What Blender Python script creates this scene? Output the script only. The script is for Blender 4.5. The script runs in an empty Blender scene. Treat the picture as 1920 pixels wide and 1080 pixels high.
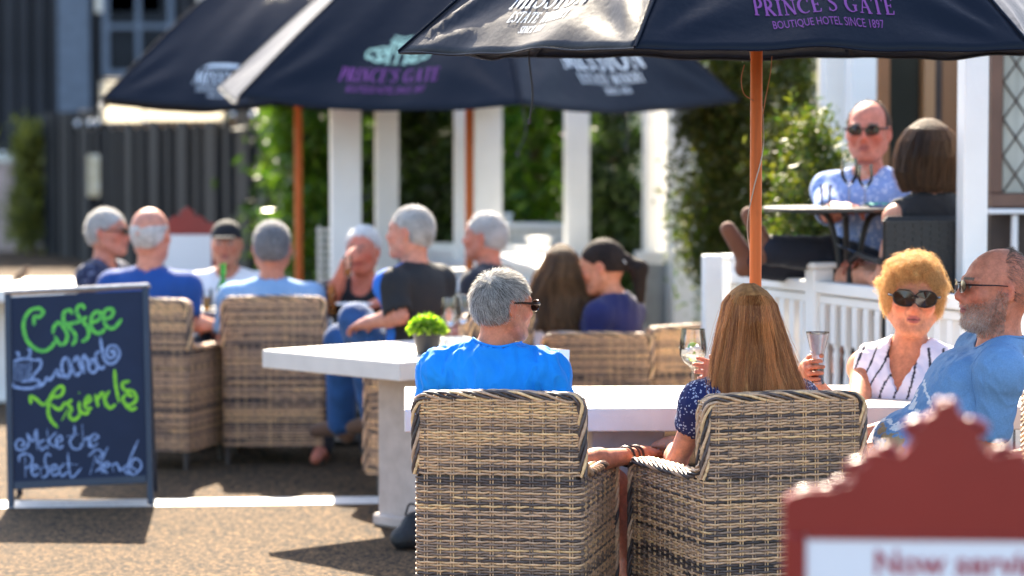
import bpy, math, random
import numpy as np
from math import radians, sin, cos, pi, tan, atan, atan2, sqrt
from mathutils import Vector, Matrix, Euler

# ------------------------------------------------------------------ camera, light, exposure
sc = bpy.context.scene
col = sc.collection
FPX, H = 4800.0, 1.67                       # focal length in picture units, eye height
PITCH = atan(255.0 / FPX)
cam_d = bpy.data.cameras.new('camera'); cam = bpy.data.objects.new('camera', cam_d); col.objects.link(cam)
cam.location = (0, 0, H); cam.rotation_euler = (pi/2 - PITCH, 0, 0)
cam_d.sensor_width = 36; cam_d.lens = 90; cam_d.clip_start = .1; cam_d.clip_end = 500
cam_d.dof.use_dof = True; cam_d.dof.focus_distance = 8.35; cam_d.dof.aperture_fstop = 2.0
sc.camera = cam
SUN_EL, SUN_AZ = radians(38), radians(7)   # azimuth: to the left of straight ahead (+Y)
SUN = Vector((-sin(SUN_AZ)*cos(SUN_EL), cos(SUN_AZ)*cos(SUN_EL), sin(SUN_EL)))
w = bpy.data.worlds.new('World'); sc.world = w; w.use_nodes = True
nt = w.node_tree; bg = nt.nodes['Background']
sky = nt.nodes.new('ShaderNodeTexSky'); sky.sky_type = 'NISHITA'; sky.sun_disc = False
sky.sun_elevation = SUN_EL; sky.sun_rotation = -SUN_AZ; sky.air_density = 1.0; sky.dust_density = 1.5; sky.ozone_density = 1.0
nt.links.new(sky.outputs[0], bg.inputs[0]); bg.inputs[1].default_value = .10
sd = bpy.data.lights.new('sun', 'SUN'); sd.energy = 5.0; sd.angle = radians(.53); sd.color = (1, .87, .68)
so = bpy.data.objects.new('sun', sd); col.objects.link(so)
so.rotation_euler = SUN.to_track_quat('Z', 'Y').to_euler(); so.location = (0, 5, 20)
sc.view_settings.view_transform = 'Standard'; sc.view_settings.look = 'None'
sc.view_settings.gamma = 1; sc.view_settings.use_curve_mapping = False
sc.view_settings.exposure = 2.4
sc.render.engine = 'CYCLES'
sc.cycles.use_denoising = True
sc.cycles.max_bounces = 8; sc.cycles.transparent_max_bounces = 12; sc.cycles.sample_clamp_indirect = 8

R0 = np.random.default_rng(7); random.seed(7)

# ------------------------------------------------------------------ helpers
def at(px, py, d):
    "world point on the plane Y=d behind that place of the 1920x1080 frame"
    dx = (px-960)/FPX; dy = (540-py)/FPX
    v = Vector((dx, cos(PITCH)+dy*sin(PITCH), -sin(PITCH)+dy*cos(PITCH))); t = d/v.y
    return Vector((v.x*t, d, H+v.z*t))
def onground(px, py, z=0.0):
    dx = (px-960)/FPX; dy = (540-py)/FPX
    v = Vector((dx, cos(PITCH)+dy*sin(PITCH), -sin(PITCH)+dy*cos(PITCH))); t = (z-H)/v.z
    return Vector((v.x*t, v.y*t, z))
def X(px, d): return (px-960)/FPX*d
def Z(py, d): return at(960, py, d).z

def mkmesh(name, V, Fc, cols=None, smooth=False):
    V = np.asarray(V, dtype=np.float32).reshape(-1, 3)
    me = bpy.data.meshes.new(name)
    if isinstance(Fc, np.ndarray):
        k = Fc.shape[1]; n = Fc.shape[0]
        me.vertices.add(len(V)); me.vertices.foreach_set('co', V.ravel())
        me.loops.add(n*k); me.loops.foreach_set('vertex_index', Fc.astype(np.int32).ravel())
        me.polygons.add(n); me.polygons.foreach_set('loop_start', np.arange(0, n*k, k, dtype=np.int32))
        me.update(calc_edges=True); me.validate()
    else:
        me.from_pydata([tuple(v) for v in V.tolist()], [], [tuple(f) for f in Fc]); me.update()
    if smooth: me.polygons.foreach_set('use_smooth', np.ones(len(me.polygons), dtype=bool))
    if cols is not None:
        a = me.attributes.new('col', 'FLOAT_COLOR', 'POINT')
        c = np.ones((len(V), 4), dtype=np.float32); c[:, :3] = np.asarray(cols, dtype=np.float32).reshape(-1, 3)
        a.data.foreach_set('color', c.ravel())
    return me
def link(name, me, m, parent=None, loc=None):
    o = bpy.data.objects.new(name, me); col.objects.link(o)
    if m is not None:
        for mm in (m if isinstance(m, (list, tuple)) else [m]): me.materials.append(mm)
    if parent is not None: o.parent = parent
    if loc is not None: o.location = loc
    return o
def tag(o, label=None, cat=None, group=None, kind=None):
    if label: o['label'] = label
    if cat: o['category'] = cat
    if group: o['group'] = group
    if kind: o['kind'] = kind
    return o
def empty(name, loc, rz=0, label=None, cat=None, group=None):
    o = bpy.data.objects.new(name, None); col.objects.link(o); o.location = loc; o.rotation_euler = (0, 0, rz)
    o.empty_display_size = .1
    return tag(o, label, cat, group)
def copy_tree(o, parent=None):
    c = o.copy(); col.objects.link(c)
    if parent is not None: c.parent = parent
    for ch in [x for x in o.children]: copy_tree(ch, c)
    return c

class MB:
    "collects shapes; build() links them as one mesh object"
    def __init__(s): s.V = []; s.F = []; s.C = []; s.n = 0
    def add(s, V, Fc, c=None):
        V = [tuple(v) for v in V]; s.V += V; s.F += [tuple(i+s.n for i in f) for f in Fc]; s.n += len(V)
        s.C += [c or (1, 1, 1)]*len(V); return s
    def box(s, lo, hi, bev=.0, c=None, M=None):
        x0, y0, z0 = lo; x1, y1, z1 = hi; b = bev
        if b <= 0:
            V = [(x, y, z) for x in (x0, x1) for y in (y0, y1) for z in (z0, z1)]
            Fc = [(0, 1, 3, 2), (4, 6, 7, 5), (0, 4, 5, 1), (2, 3, 7, 6), (0, 2, 6, 4), (1, 5, 7, 3)]
        else:   # chamfered box
            V = []; idx = {}
            for sx in (0, 1):
                for sy in (0, 1):
                    for sz in (0, 1):
                        for ax in range(3):
                            p = [(x0, x1)[sx], (y0, y1)[sy], (z0, z1)[sz]]
                            for k, sg in ((0, sx), (1, sy), (2, sz)):
                                if k != ax: p[k] += b if sg == 0 else -b
                            idx[(sx, sy, sz, ax)] = len(V); V.append(tuple(p))
            Fc = []
            q = [(0, 0), (1, 0), (1, 1), (0, 1)]
            for ax in range(3):
                for sg in (0, 1):
                    f = []
                    for a, b2 in q:
                        t = [a, b2]; t.insert(ax, sg); f.append(idx[(t[0], t[1], t[2], ax)])
                    Fc.append(f)
            for ax in range(3):      # edges along ax
                o1, o2 = [k for k in range(3) if k != ax]
                for a in (0, 1):
                    for b2 in (0, 1):
                        def key(e, w_):
                            t = [0, 0, 0]; t[ax] = e; t[o1] = a; t[o2] = b2; return idx[(t[0], t[1], t[2], w_)]
                        Fc.append([key(0, o1), key(1, o1), key(1, o2), key(0, o2)])
            for sx in (0, 1):
                for sy in (0, 1):
                    for sz in (0, 1): Fc.append([idx[(sx, sy, sz, 0)], idx[(sx, sy, sz, 1)], idx[(sx, sy, sz, 2)]])
        if M is not None: V = [M @ Vector(v) for v in V]
        return s.add(V, Fc, c)
    def tube(s, pts, r, n=8, cap=True, c=None):
        pts = [Vector(p) for p in pts]; m = len(pts)
        rs = r if isinstance(r, (list, tuple)) else [r]*m
        V = []; Fc = []; up = Vector((0, 0, 1)); prev = None
        for i, p in enumerate(pts):
            t = (pts[min(i+1, m-1)]-pts[max(i-1, 0)])
            if t.length < 1e-9: t = Vector((0, 0, 1))
            t.normalize()
            if prev is None:
                a = t.cross(up)
                if a.length < .1: a = t.cross(Vector((1, 0, 0)))
            else: a = prev - t*prev.dot(t)
            a.normalize(); b = t.cross(a); prev = a
            for k in range(n):
                an = 2*pi*k/n; V.append(p+(a*cos(an)+b*sin(an))*rs[i])
        for i in range(m-1):
            for k in range(n): Fc.append((i*n+k, i*n+(k+1) % n, (i+1)*n+(k+1) % n, (i+1)*n+k))
        if cap: Fc += [tuple(range(n))[::-1], tuple((m-1)*n+k for k in range(n))]
        return s.add(V, Fc, c)
    def lathe(s, prof, cx=0, cy=0, n=16, c=None):
        V = []; Fc = []; m = len(prof)
        for r, z in prof:
            for k in range(n): V.append((cx+r*cos(2*pi*k/n), cy+r*sin(2*pi*k/n), z))
        for i in range(m-1):
            for k in range(n): Fc.append((i*n+k, i*n+(k+1) % n, (i+1)*n+(k+1) % n, (i+1)*n+k))
        if prof[0][0] > 1e-5: Fc.append(tuple(range(n))[::-1])
        if prof[-1][0] > 1e-5: Fc.append(tuple((m-1)*n+k for k in range(n)))
        return s.add(V, Fc, c)
    def prism(s, poly, o, u, v, w_, c=None):
        "extrude the 2D outline poly (in axes u,v from o) by vector w_"
        o, u, v, w_ = Vector(o), Vector(u), Vector(v), Vector(w_); n = len(poly)
        V = [o+u*a+v*b for a, b in poly]+[o+u*a+v*b+w_ for a, b in poly]
        Fc = [tuple(range(n))[::-1], tuple(range(n, 2*n))]+[(i, (i+1) % n, n+(i+1) % n, n+i) for i in range(n)]
        return s.add(V, Fc, c)
    def build(s, name, m, parent=None, smooth=False, off=None, color=False):
        V = np.array([tuple(v) for v in s.V], dtype=np.float32)
        if off is not None: V = V-np.array(tuple(off), dtype=np.float32)
        me = mkmesh(name, V, s.F, s.C if color else None, smooth)
        if smooth: 
            try: me.set_sharp_from_angle(angle=radians(50))
            except Exception: pass
        return link(name, me, m, parent)

def newmat(name):
    m = bpy.data.materials.new(name); m.use_nodes = True; t = m.node_tree
    return m, t, t.nodes['Principled BSDF']
def N(t, ty, **kw):
    n = t.nodes.new(ty)
    for k, v in kw.items(): setattr(n, k, v)
    return n
def mat(name, c, rough=.6, var=.15, scale=8, bump=.0, bscale=60, spec=.4, metal=0, attr=False, trans=0, sheen=0, stretch=None, c2=None, detail=5, ior=None, alpha=None, sss=0):
    "plain surface with noise in its colour and fine relief"
    m, t, p = newmat(name); L = t.links
    tc = N(t, 'ShaderNodeTexCoord'); mp = N(t, 'ShaderNodeMapping'); L.new(tc.outputs['Object'], mp.inputs[0])
    if stretch: mp.inputs['Scale'].default_value = stretch
    no = N(t, 'ShaderNodeTexNoise'); no.inputs['Scale'].default_value = scale; no.inputs['Detail'].default_value = detail
    L.new(mp.outputs[0], no.inputs[0])
    mix = N(t, 'ShaderNodeMix', data_type='RGBA'); cr = N(t, 'ShaderNodeMapRange')
    cr.inputs[1].default_value = .3; cr.inputs[2].default_value = .7
    L.new(no.outputs[0], cr.inputs[0]); L.new(cr.outputs[0], mix.inputs[0])
    if attr:
        at_ = N(t, 'ShaderNodeAttribute', attribute_name='col')
        a = N(t, 'ShaderNodeMix', data_type='RGBA', blend_type='MULTIPLY'); a.inputs[0].default_value = 1
        b = N(t, 'ShaderNodeMix', data_type='RGBA', blend_type='MULTIPLY'); b.inputs[0].default_value = 1
        L.new(at_.outputs[0], a.inputs[6]); L.new(at_.outputs[0], b.inputs[6])
        a.inputs[7].default_value = (1-var, 1-var, 1-var, 1); b.inputs[7].default_value = (1+var, 1+var, 1+var, 1)
        L.new(a.outputs[2], mix.inputs[6]); L.new(b.outputs[2], mix.inputs[7])
    else:
        mix.inputs[6].default_value = (*[min(1, x*(1-var)) for x in c], 1)
        mix.inputs[7].default_value = (*(c2 if c2 else [min(1, x*(1+var)) for x in c]), 1)
    L.new(mix.outputs[2], p.inputs['Base Color'])
    p.inputs['Roughness'].default_value = rough; p.inputs['Metallic'].default_value = metal
    p.inputs['Specular IOR Level'].default_value = spec; p.inputs['Transmission Weight'].default_value = trans
    if ior: p.inputs['IOR'].default_value = ior
    if sheen: p.inputs['Sheen Weight'].default_value = sheen; p.inputs['Sheen Roughness'].default_value = .4
    if sss:
        p.inputs['Subsurface Weight'].default_value = sss; p.inputs['Subsurface Radius'].default_value = (1, .35, .15); p.inputs['Subsurface Scale'].default_value = .012
    if bump:
        nb = N(t, 'ShaderNodeTexNoise'); nb.inputs['Scale'].default_value = bscale; nb.inputs['Detail'].default_value = 4
        L.new(mp.outputs[0], nb.inputs[0]); bu = N(t, 'ShaderNodeBump'); bu.inputs['Strength'].default_value = min(1, bump); bu.inputs['Distance'].default_value = .01
        L.new(nb.outputs[0], bu.inputs['Height']); L.new(bu.outputs[0], p.inputs['Normal'])
    return m
def glassmat(name, c=(1, 1, 1), rough=0.0):
    "thin clear glass: mostly lets light through, reflects more at grazing angles"
    m, t, p = newmat(name); L = t.links; t.nodes.remove(p)
    tr = N(t, 'ShaderNodeBsdfTransparent'); tr.inputs[0].default_value = (*c, 1)
    gl = N(t, 'ShaderNodeBsdfGlossy'); gl.inputs['Roughness'].default_value = rough+.05
    fr = N(t, 'ShaderNodeFresnel'); fr.inputs[0].default_value = 1.7
    mx = N(t, 'ShaderNodeMixShader'); L.new(fr.outputs[0], mx.inputs[0]); L.new(tr.outputs[0], mx.inputs[1]); L.new(gl.outputs[0], mx.inputs[2])
    L.new(mx.outputs[0], t.nodes['Material Output'].inputs[0]); return m

M = {}
M['white'] = mat('white_paint', (.84, .83, .80), .45, .05, 3, .15, 40)
M['cream'] = mat('cream_weatherboard', (.62, .57, .42), .6, .06, 4, .1, 30)
M['timber'] = mat('varnished_brown_timber', (.30, .13, .05), .4, .25, 6, .2, 50, stretch=(1, 1, .1))
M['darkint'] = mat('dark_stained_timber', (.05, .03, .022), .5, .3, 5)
M['pole'] = mat('orange_varnished_timber', (.60, .13, .018), .5, .25, 30, .15, 80, stretch=(1, 1, .05))
M['concrete'] = mat('pale_concrete', (.50, .41, .36), .6, .12, 14, .25, 120, c2=(.56, .47, .42))
M['tabletop'] = mat('honed_concrete_top', (.68, .61, .55), .4, .05, 10, .1, 140)
M['leg'] = mat('dark_chair_frame', (.06, .05, .045), .5)
M['black'] = mat('black_paint', (.02, .02, .022), .4, .2)
M['fence'] = mat('charcoal_fence_paint', (.008, .009, .011), .75, .2, 5, .2, 40)
M['facade'] = mat('grey_ribbed_cladding', (.026, .027, .032), .8, .15, 2)
M['leather'] = mat('black_bag_fabric', (.012, .012, .014), .6, .3, 20, .4, 80)
M['paper'] = mat('white_paper', (.85, .85, .84), .6, .03)
M['steel'] = mat('brushed_steel', (.5, .5, .5), .3, .1, metal=1)
M['glass'] = glassmat('clear_glass')
# ------------------------------------------------------------------ woven armchair
def strip_tubes(paths, radii, cols, nside=6):
    "many tubes of equal point count -> verts, quads, colours. paths (K,n,3), frames from fixed normal/up"
    K, n, _ = paths.shape
    T = np.gradient(paths, axis=1); T /= np.linalg.norm(T, axis=2, keepdims=True)+1e-9
    U = np.zeros_like(T); U[..., 2] = 1
    alt = np.abs(T[..., 2]) > .95
    U[alt] = (0, 1, 0)
    A = np.cross(T, U); A /= np.linalg.norm(A, axis=2, keepdims=True)+1e-9
    B = np.cross(A, T)
    an = np.arange(nside)*2*pi/nside
    ra, rb = radii
    V = paths[:, :, None, :]+A[:, :, None, :]*(np.cos(an)*ra)[None, None, :, None]+B[:, :, None, :]*(np.sin(an)*rb)[None, None, :, None]
    V = V.reshape(-1, 3)
    k = np.arange(K)[:, None, None]*n*nside; i = np.arange(n-1)[None, :, None]*nside; s_ = np.arange(nside)[None, None, :]; s2 = (s_+1) % nside
    Fq = np.stack([k+i+s_, k+i+s2, k+i+nside+s2, k+i+nside+s_], -1).reshape(-1, 4)
    C = np.repeat(cols.reshape(-1, 3), nside, axis=0)
    return V, Fq, C
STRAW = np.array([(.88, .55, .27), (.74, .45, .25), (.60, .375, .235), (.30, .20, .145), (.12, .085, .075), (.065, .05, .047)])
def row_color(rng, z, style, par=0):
    if style == 0:      # tawny chair: sunlit gold painted into the top rows, brown bands, pale grey-brown lower down
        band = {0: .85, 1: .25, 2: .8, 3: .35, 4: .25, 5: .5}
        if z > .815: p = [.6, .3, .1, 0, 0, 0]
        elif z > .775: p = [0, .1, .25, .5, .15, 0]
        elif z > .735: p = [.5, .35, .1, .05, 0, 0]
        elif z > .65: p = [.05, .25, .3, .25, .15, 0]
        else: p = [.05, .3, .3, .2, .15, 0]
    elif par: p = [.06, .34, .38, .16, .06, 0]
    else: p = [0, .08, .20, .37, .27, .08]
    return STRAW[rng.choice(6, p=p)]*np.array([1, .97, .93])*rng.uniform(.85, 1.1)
def weave_panel(path, z0, z1, style, rng, pitch=.0088, spacing=.0425, sub=4, stakes=True, zfun=None, amp=.0036):
    path = np.array(path, float); seg = np.linalg.norm(np.diff(path, axis=0), axis=1); cum = np.r_[0, np.cumsum(seg)]; Ltot = cum[-1]
    ncell = max(1, round(Ltot/spacing)); sp = Ltot/ncell; n = ncell*sub+1
    s = np.linspace(0, Ltot, n); P = np.stack([np.interp(s, cum, path[:, k]) for k in (0, 1)], 1)
    T = np.gradient(P, axis=0); T /= np.linalg.norm(T, axis=1, keepdims=True); Nn = np.stack([T[:, 1], -T[:, 0]], 1)
    rows = int((z1-z0)/pitch); paths = np.zeros((rows, n, 3)); cols = np.zeros((rows, n, 3))
    for i in range(rows):
        z = z0+(i+.5)*pitch; ph = pi*(s/sp)+pi*(i % 2)
        off = amp*np.sin(ph)
        paths[i, :, :2] = P+Nn*off[:, None]
        paths[i, :, 2] = z+.0010*np.cos(2*ph+i)+rng.normal(0, .0004, n)
        # strands are spliced, so a row changes colour a few times on its way round
        par = (i//2+(0 if rng.random() < .8 else 1)) % 2; base = row_color(rng, z, style, par); c = np.tile(base, (n, 1))
        for q in range(rng.integers(2, 6)):
            a = rng.integers(0, n); c[a:] = row_color(rng, z, style, par if rng.random() < .75 else 1-par)
        cols[i] = c*rng.uniform(.93, 1.07, (n, 1))
    out = [strip_tubes(paths, (.0026, .0042), cols)]
    if stakes:
        m = ncell; zz = np.linspace(z0, z1, 6); ps = []; cc = []
        for j in range(m):
            sc_ = (j+.5)*sp
            for dlt in (-.0045, .0045):
                x = [np.interp(sc_+dlt, cum, path[:, k]) for k in (0, 1)]
                ps.append([(x[0], x[1], q) for q in zz]); cc.append([STRAW[rng.choice(4)]*.85]*6)
        ps = np.array(ps); out.append(strip_tubes(ps, (.0024, .0030), np.array(cc)))
    return out
def join(parts):
    V = []; Fq = []; C = []; n = 0
    for v, f, c in parts: V.append(v); Fq.append(f+n); C.append(c); n += len(v)
    return np.concatenate(V), np.concatenate(Fq), np.concatenate(C)
def braid(path, rng, r=.011, rs=.0062, ns=5, turn=.20):
    path = np.array(path, float); seg = np.linalg.norm(np.diff(path, axis=0), axis=1); cum = np.r_[0, np.cumsum(seg)]; Lt = cum[-1]
    n = int(Lt/.010)+2; s = np.linspace(0, Lt, n); P = np.stack([np.interp(s, cum, path[:, k]) for k in range(3)], 1)
    T = np.gradient(P, axis=0); T /= np.linalg.norm(T, axis=1, keepdims=True)+1e-9
    ref = np.array([.3, .9, .2]); A = np.cross(T, ref); A /= np.linalg.norm(A, axis=1, keepdims=True)+1e-9; B = np.cross(T, A)
    ps = []; cc = []
    for k in range(ns):
        ph = 2*pi*s/turn+2*pi*k/ns
        ps.append(P+A*(r*np.cos(ph))[:, None]+B*(.8*r*np.sin(ph))[:, None])
        c = STRAW[rng.choice([0, 1, 2, 4, 5, 2])]; cc.append(np.tile(c, (n, 1))*rng.uniform(.85, 1.15, (n, 1)))
    return strip_tubes(np.array(ps), (rs, rs*.8), np.array(cc), 6)
def round_path(pts, r=.03, n=5):
    "2D polyline with rounded corners"
    out = [pts[0]]
    for i in range(1, len(pts)-1):
        p, a, b = Vector(pts[i]), Vector(pts[i-1]), Vector(pts[i+1])
        u, v = (a-p).normalized(), (b-p).normalized()
        for k in range(n+1):
            t = k/n; q = (p+u*r)*(1-t)**2+p*2*t*(1-t)+(p+v*r)*t*t; out.append(tuple(q))
    return out+[pts[-1]]
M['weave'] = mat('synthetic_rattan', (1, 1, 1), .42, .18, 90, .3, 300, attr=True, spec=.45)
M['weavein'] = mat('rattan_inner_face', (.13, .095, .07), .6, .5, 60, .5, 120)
def wicker_chair(style, seed, top=.895, arm=.635, wb=.27, wf=.305, dp=.60):
    rng = np.random.default_rng(seed)
    root = empty('wicker_armchair', (0, 0, 0))
    U = round_path([(-wf, dp), (-wb, 0), (wb, 0), (wf, dp)], .035)
    upper = round_path([(-wb+.004, .085), (-wb, 0), (wb, 0), (wb-.004, .085)], .035)
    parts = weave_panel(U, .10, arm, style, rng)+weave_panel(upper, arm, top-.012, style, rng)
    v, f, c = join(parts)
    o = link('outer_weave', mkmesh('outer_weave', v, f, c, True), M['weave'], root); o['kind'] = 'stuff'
    # woven inner side of the back and the fronts of the arms
    inner = [(wb-.045, .088), (-wb+.045, .088)]
    arms = round_path([(-wf, dp), (-wf+.05, dp)], .01)
    pr = weave_panel([(wb-.02, .092), (-wb+.02, .092)], .42, top-.012, style, rng, sub=3)
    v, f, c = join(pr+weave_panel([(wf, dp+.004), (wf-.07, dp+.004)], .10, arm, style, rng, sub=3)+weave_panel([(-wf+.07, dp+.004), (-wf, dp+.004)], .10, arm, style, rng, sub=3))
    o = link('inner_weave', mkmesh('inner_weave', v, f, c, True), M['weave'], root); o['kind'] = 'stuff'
    # closed core behind the weave
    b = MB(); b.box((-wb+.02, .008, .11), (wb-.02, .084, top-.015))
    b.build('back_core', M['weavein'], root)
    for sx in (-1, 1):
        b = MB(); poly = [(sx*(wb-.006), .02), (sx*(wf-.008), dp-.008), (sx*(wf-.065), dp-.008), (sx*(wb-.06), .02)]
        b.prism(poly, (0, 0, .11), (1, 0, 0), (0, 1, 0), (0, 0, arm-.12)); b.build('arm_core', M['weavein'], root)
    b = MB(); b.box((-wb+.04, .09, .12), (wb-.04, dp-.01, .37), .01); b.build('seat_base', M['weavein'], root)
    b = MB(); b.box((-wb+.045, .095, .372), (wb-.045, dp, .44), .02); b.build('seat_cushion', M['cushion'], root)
    # plaited borders
    e = .012; bt = top-.004
    back = [(-wb, .02, arm), (-wb, .012, arm+.08), (-wb, .008, bt-.05), (-wb+.006, .006, bt-.02), (-wb+.03, .006, bt-.003), (0, .006, bt+.004), (wb-.03, .006, bt-.003), (wb-.006, .006, bt-.02), (wb, .008, bt-.05), (wb, .012, arm+.08), (wb, .02, arm)]
    bs = [braid(back, rng)]
    bs.append(braid([(p[0]*.985, .07, p[2]) for p in back], rng, r=.009))
    for q in (.03, .05): bs.append(braid([(x, y+q, z) for x, y, z in back[3:8]], rng, r=.008, ns=4))
    for sx in (-1, 1):
        line = [(sx*wb, .03, arm+.045), (sx*(wb+.003), .07, arm+.018), (sx*(wb+.008), .13, arm), (sx*wf, dp-.03, arm-.003), (sx*wf, dp, arm-.03), (sx*wf, dp+.004, .12)]
        bs.append(braid(line, rng)); 
        for q in (.025, .05): bs.append(braid([(x-sx*q, y, z+.003) for x, y, z in line[:5]], rng, r=.009))
    v, f, c = join(bs)
    o = link('plaited_border', mkmesh('plaited_border', v, f, c, True), M['weave'], root); o['kind'] = 'stuff'
    for x in (-wb+.02, wb-.02):
        for y in (.03, dp-.04):
            b = MB(); b.tube([(x, y, 0), (x, y, .125)], [.014, .018], 10); b.build('leg', M['leg'], root, True)
    return root
M['cushion'] = mat('sand_seat_cushion', (.42, .37, .30), .8, .08, 30, .2, 200)
chairA = wicker_chair(0, 11); chairB = wicker_chair(1, 23)
def place_chair(src, first, x, y, rz, label, sz=1.0):
    o = src if first else copy_tree(src)
    o.location = (x, y, 0); o.rotation_euler = (0, 0, rz); o.scale = (1, 1, sz)
    return tag(o, label, 'armchair', 'woven armchairs on the terrace')
place_chair(chairA, True, X(934, 8.15), 8.15, radians(-9), 'golden-brown wicker armchair that the man in the bright blue t-shirt sits in')
place_chair(chairB, True, X(1476, 8.12), 8.12, radians(17), 'dark and light striped wicker armchair under the woman with long auburn hair')
place_chair(chairB, False, X(512, 13.6), 13.6, radians(2), 'wicker armchair of the grey-haired man in a pale blue shirt, back to us')
place_chair(chairA, False, X(258, 13.4), 13.4, radians(-13), 'wicker armchair beside the chalkboard, holding the bald man in the royal blue polo')
place_chair(chairB, False, X(1121, 12.75), 12.75, radians(4), 'wicker armchair of the girl with long brown hair and white top', .85)
place_chair(chairA, False, X(1312, 12.9), 12.95, radians(28), 'greyish wicker armchair standing between the navy-shirted woman and the auburn-haired woman', .88)
place_chair(chairA, False, -.04, 12.36, radians(58), 'wicker armchair of the silver-haired man with a blue stripe on his black shirt')
place_chair(chairB, False, 1.80, 8.42, radians(84), 'wicker armchair at the picture edge holding the bearded man in light blue')
# ------------------------------------------------------------------ ground
def ground_mat():
    m, t, p = newmat('asphalt_with_tan_stones'); L = t.links
    tc = N(t, 'ShaderNodeTexCoord')
    vo = N(t, 'ShaderNodeTexVoronoi'); vo.inputs['Scale'].default_value = 75; L.new(tc.outputs['Object'], vo.inputs[0])
    rp = N(t, 'ShaderNodeValToRGB'); e = rp.color_ramp.elements
    e[0].position = 0; e[0].color = (.020, .018, .017, 1); e[1].position = 1; e[1].color = (.21, .128, .064, 1)
    e.new(.4).color = (.042, .030, .021, 1); e.new(.7).color = (.105, .067, .037, 1)
    sp = N(t, 'ShaderNodeSeparateColor'); L.new(vo.outputs['Color'], sp.inputs[0]); L.new(sp.outputs[0], rp.inputs[0])
    no = N(t, 'ShaderNodeTexNoise'); no.inputs['Scale'].default_value = 1.3; no.inputs['Detail'].default_value = 6; L.new(tc.outputs['Object'], no.inputs[0])
    mr = N(t, 'ShaderNodeMapRange'); mr.inputs[3].default_value = .75; mr.inputs[4].default_value = 1.25; L.new(no.outputs[0], mr.inputs[0])
    mu = N(t, 'ShaderNodeMix', data_type='RGBA', blend_type='MULTIPLY'); mu.inputs[0].default_value = 1
    L.new(rp.outputs[0], mu.inputs[6]); L.new(mr.outputs[0], mu.inputs[7]); L.new(mu.outputs[2], p.inputs['Base Color'])
    n2 = N(t, 'ShaderNodeTexNoise'); n2.inputs['Scale'].default_value = 130; n2.inputs['Detail'].default_value = 3; L.new(tc.outputs['Object'], n2.inputs[0])
    ad = N(t, 'ShaderNodeMath', operation='SUBTRACT'); L.new(n2.outputs[0], ad.inputs[0]); L.new(vo.outputs['Distance'], ad.inputs[1])
    bu = N(t, 'ShaderNodeBump'); bu.inputs['Strength'].default_value = .9; bu.inputs['Distance'].default_value = .007
    L.new(ad.outputs[0], bu.inputs['Height']); L.new(bu.outputs[0], p.inputs['Normal'])
    p.inputs['Roughness'].default_value = .9; p.inputs['Specular IOR Level'].default_value = .12
    return m
M['ground'] = ground_mat()
tag(link('asphalt_ground', mkmesh('asphalt_ground', [(-120, -30, 0), (120, -30, 0), (120, 260, 0), (-120, 260, 0)], [(0, 1, 2, 3)]), M['ground']), kind='structure')
M['line'] = mat('white_road_paint', (.70, .68, .64), .5, .22, 45, .3, 90)
a, b_ = onground(150, 946), onground(730, 939)
dv = Vector((a.x-b_.x, a.y-b_.y, 0)).normalized(); nn = Vector((-dv.y, dv.x, 0))
if nn.y < 0: nn = -nn
mb = MB(); q0, q1 = a-dv*-3, b_-dv*.2
mb.add([(*(a+dv*2.5-nn*.12).xy, .004), (*(b_-dv*.6-nn*.12).xy, .004), (*(b_-dv*.6+nn*.14).xy, .004), (*(a+dv*2.5+nn*.14).xy, .004)], [(0, 1, 2, 3)])
tag(mb.build('painted_line', M['line']), kind='structure')
# pinkish footpath far left with its kerb
M['path'] = mat('pink_brick_paving', (.30, .20, .19), .75, .2, 2, .2, 30)
mb = MB(); mb.add([(-11, 46, .10), (-6.6, 46, .10), (-6.9, 110, .10), (-20, 110, .10)], [(0, 1, 2, 3)]); tag(mb.build('footpath', M['path']), kind='structure')
mb = MB(); mb.box((-11, 45.85, 0), (-6.5, 45.998, .12)); tag(mb.build('kerb', M['concrete']), kind='structure')

# ------------------------------------------------------------------ dark ribbed building, far left
def frange(a, b, s):
    while a < b: yield a; a += s
fx0, fx1, fd = -14.0, 1.0, 48.0
bld = empty('grey_clad_building', (fx0, fd, 0), 0, 'tall dark grey building with vertical ribbed cladding behind the left umbrellas', 'building')
off = bld.location
mb = MB(); mb.box((fx0, fd+.05, 0), (fx1, fd+6, 9)); mb.build('wall', M['facade'], bld, off=off)
rib_me = None; i = 0
for x in frange(fx0, fx1-.2, .30):
    wdt = .18 if i % 3 else .24
    if rib_me is None:
        mb = MB(); mb.box((0, -.10, 0), (.17, .046, 9), .02); o = mb.build('cladding_rib', M['facade'], bld); rib_me = o.data
    else: o = link('cladding_rib', rib_me, None, bld)
    o.location = (x-fx0, 0, 0); o.scale = (wdt/.17, 1, 1); i += 1
M['pane'] = mat('dark_window_glass', (.010, .013, .018), .5, .3, 2, spec=.15)
def far_window(bx, px0, px1, py0, py1, d, bars=True):
    a, b2 = at(px0, py1, d), at(px1, py0, d)
    mb = MB(); x0, x1, z0, z1 = a.x, b2.x, a.z, b2.z; t = .12
    mb.box((x0-t, d-.2, z0-t), (x0, d-.12, z1+t)); mb.box((x1, d-.2, z0-t), (x1+t, d-.12, z1+t))
    mb.box((x0, d-.2, z0-t), (x1, d-.12, z0)); mb.box((x0, d-.2, z1), (x1, d-.12, z1+t))
    if bars: mb.box(((x0+x1)/2-.05, d-.19, z0), ((x0+x1)/2+.05, d-.13, z1)); mb.box((x0, d-.185, z0+(z1-z0)*.45), (x1, d-.135, z0+(z1-z0)*.45+.09))
    f = mb.build('window_frame', M['slateframe'], bx, off=bx.location)
    mb = MB(); mb.box((x0, d-.16, z0), (x1, d-.14, z1)); mb.build('window_pane', M['pane'], f, off=bx.location)
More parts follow.
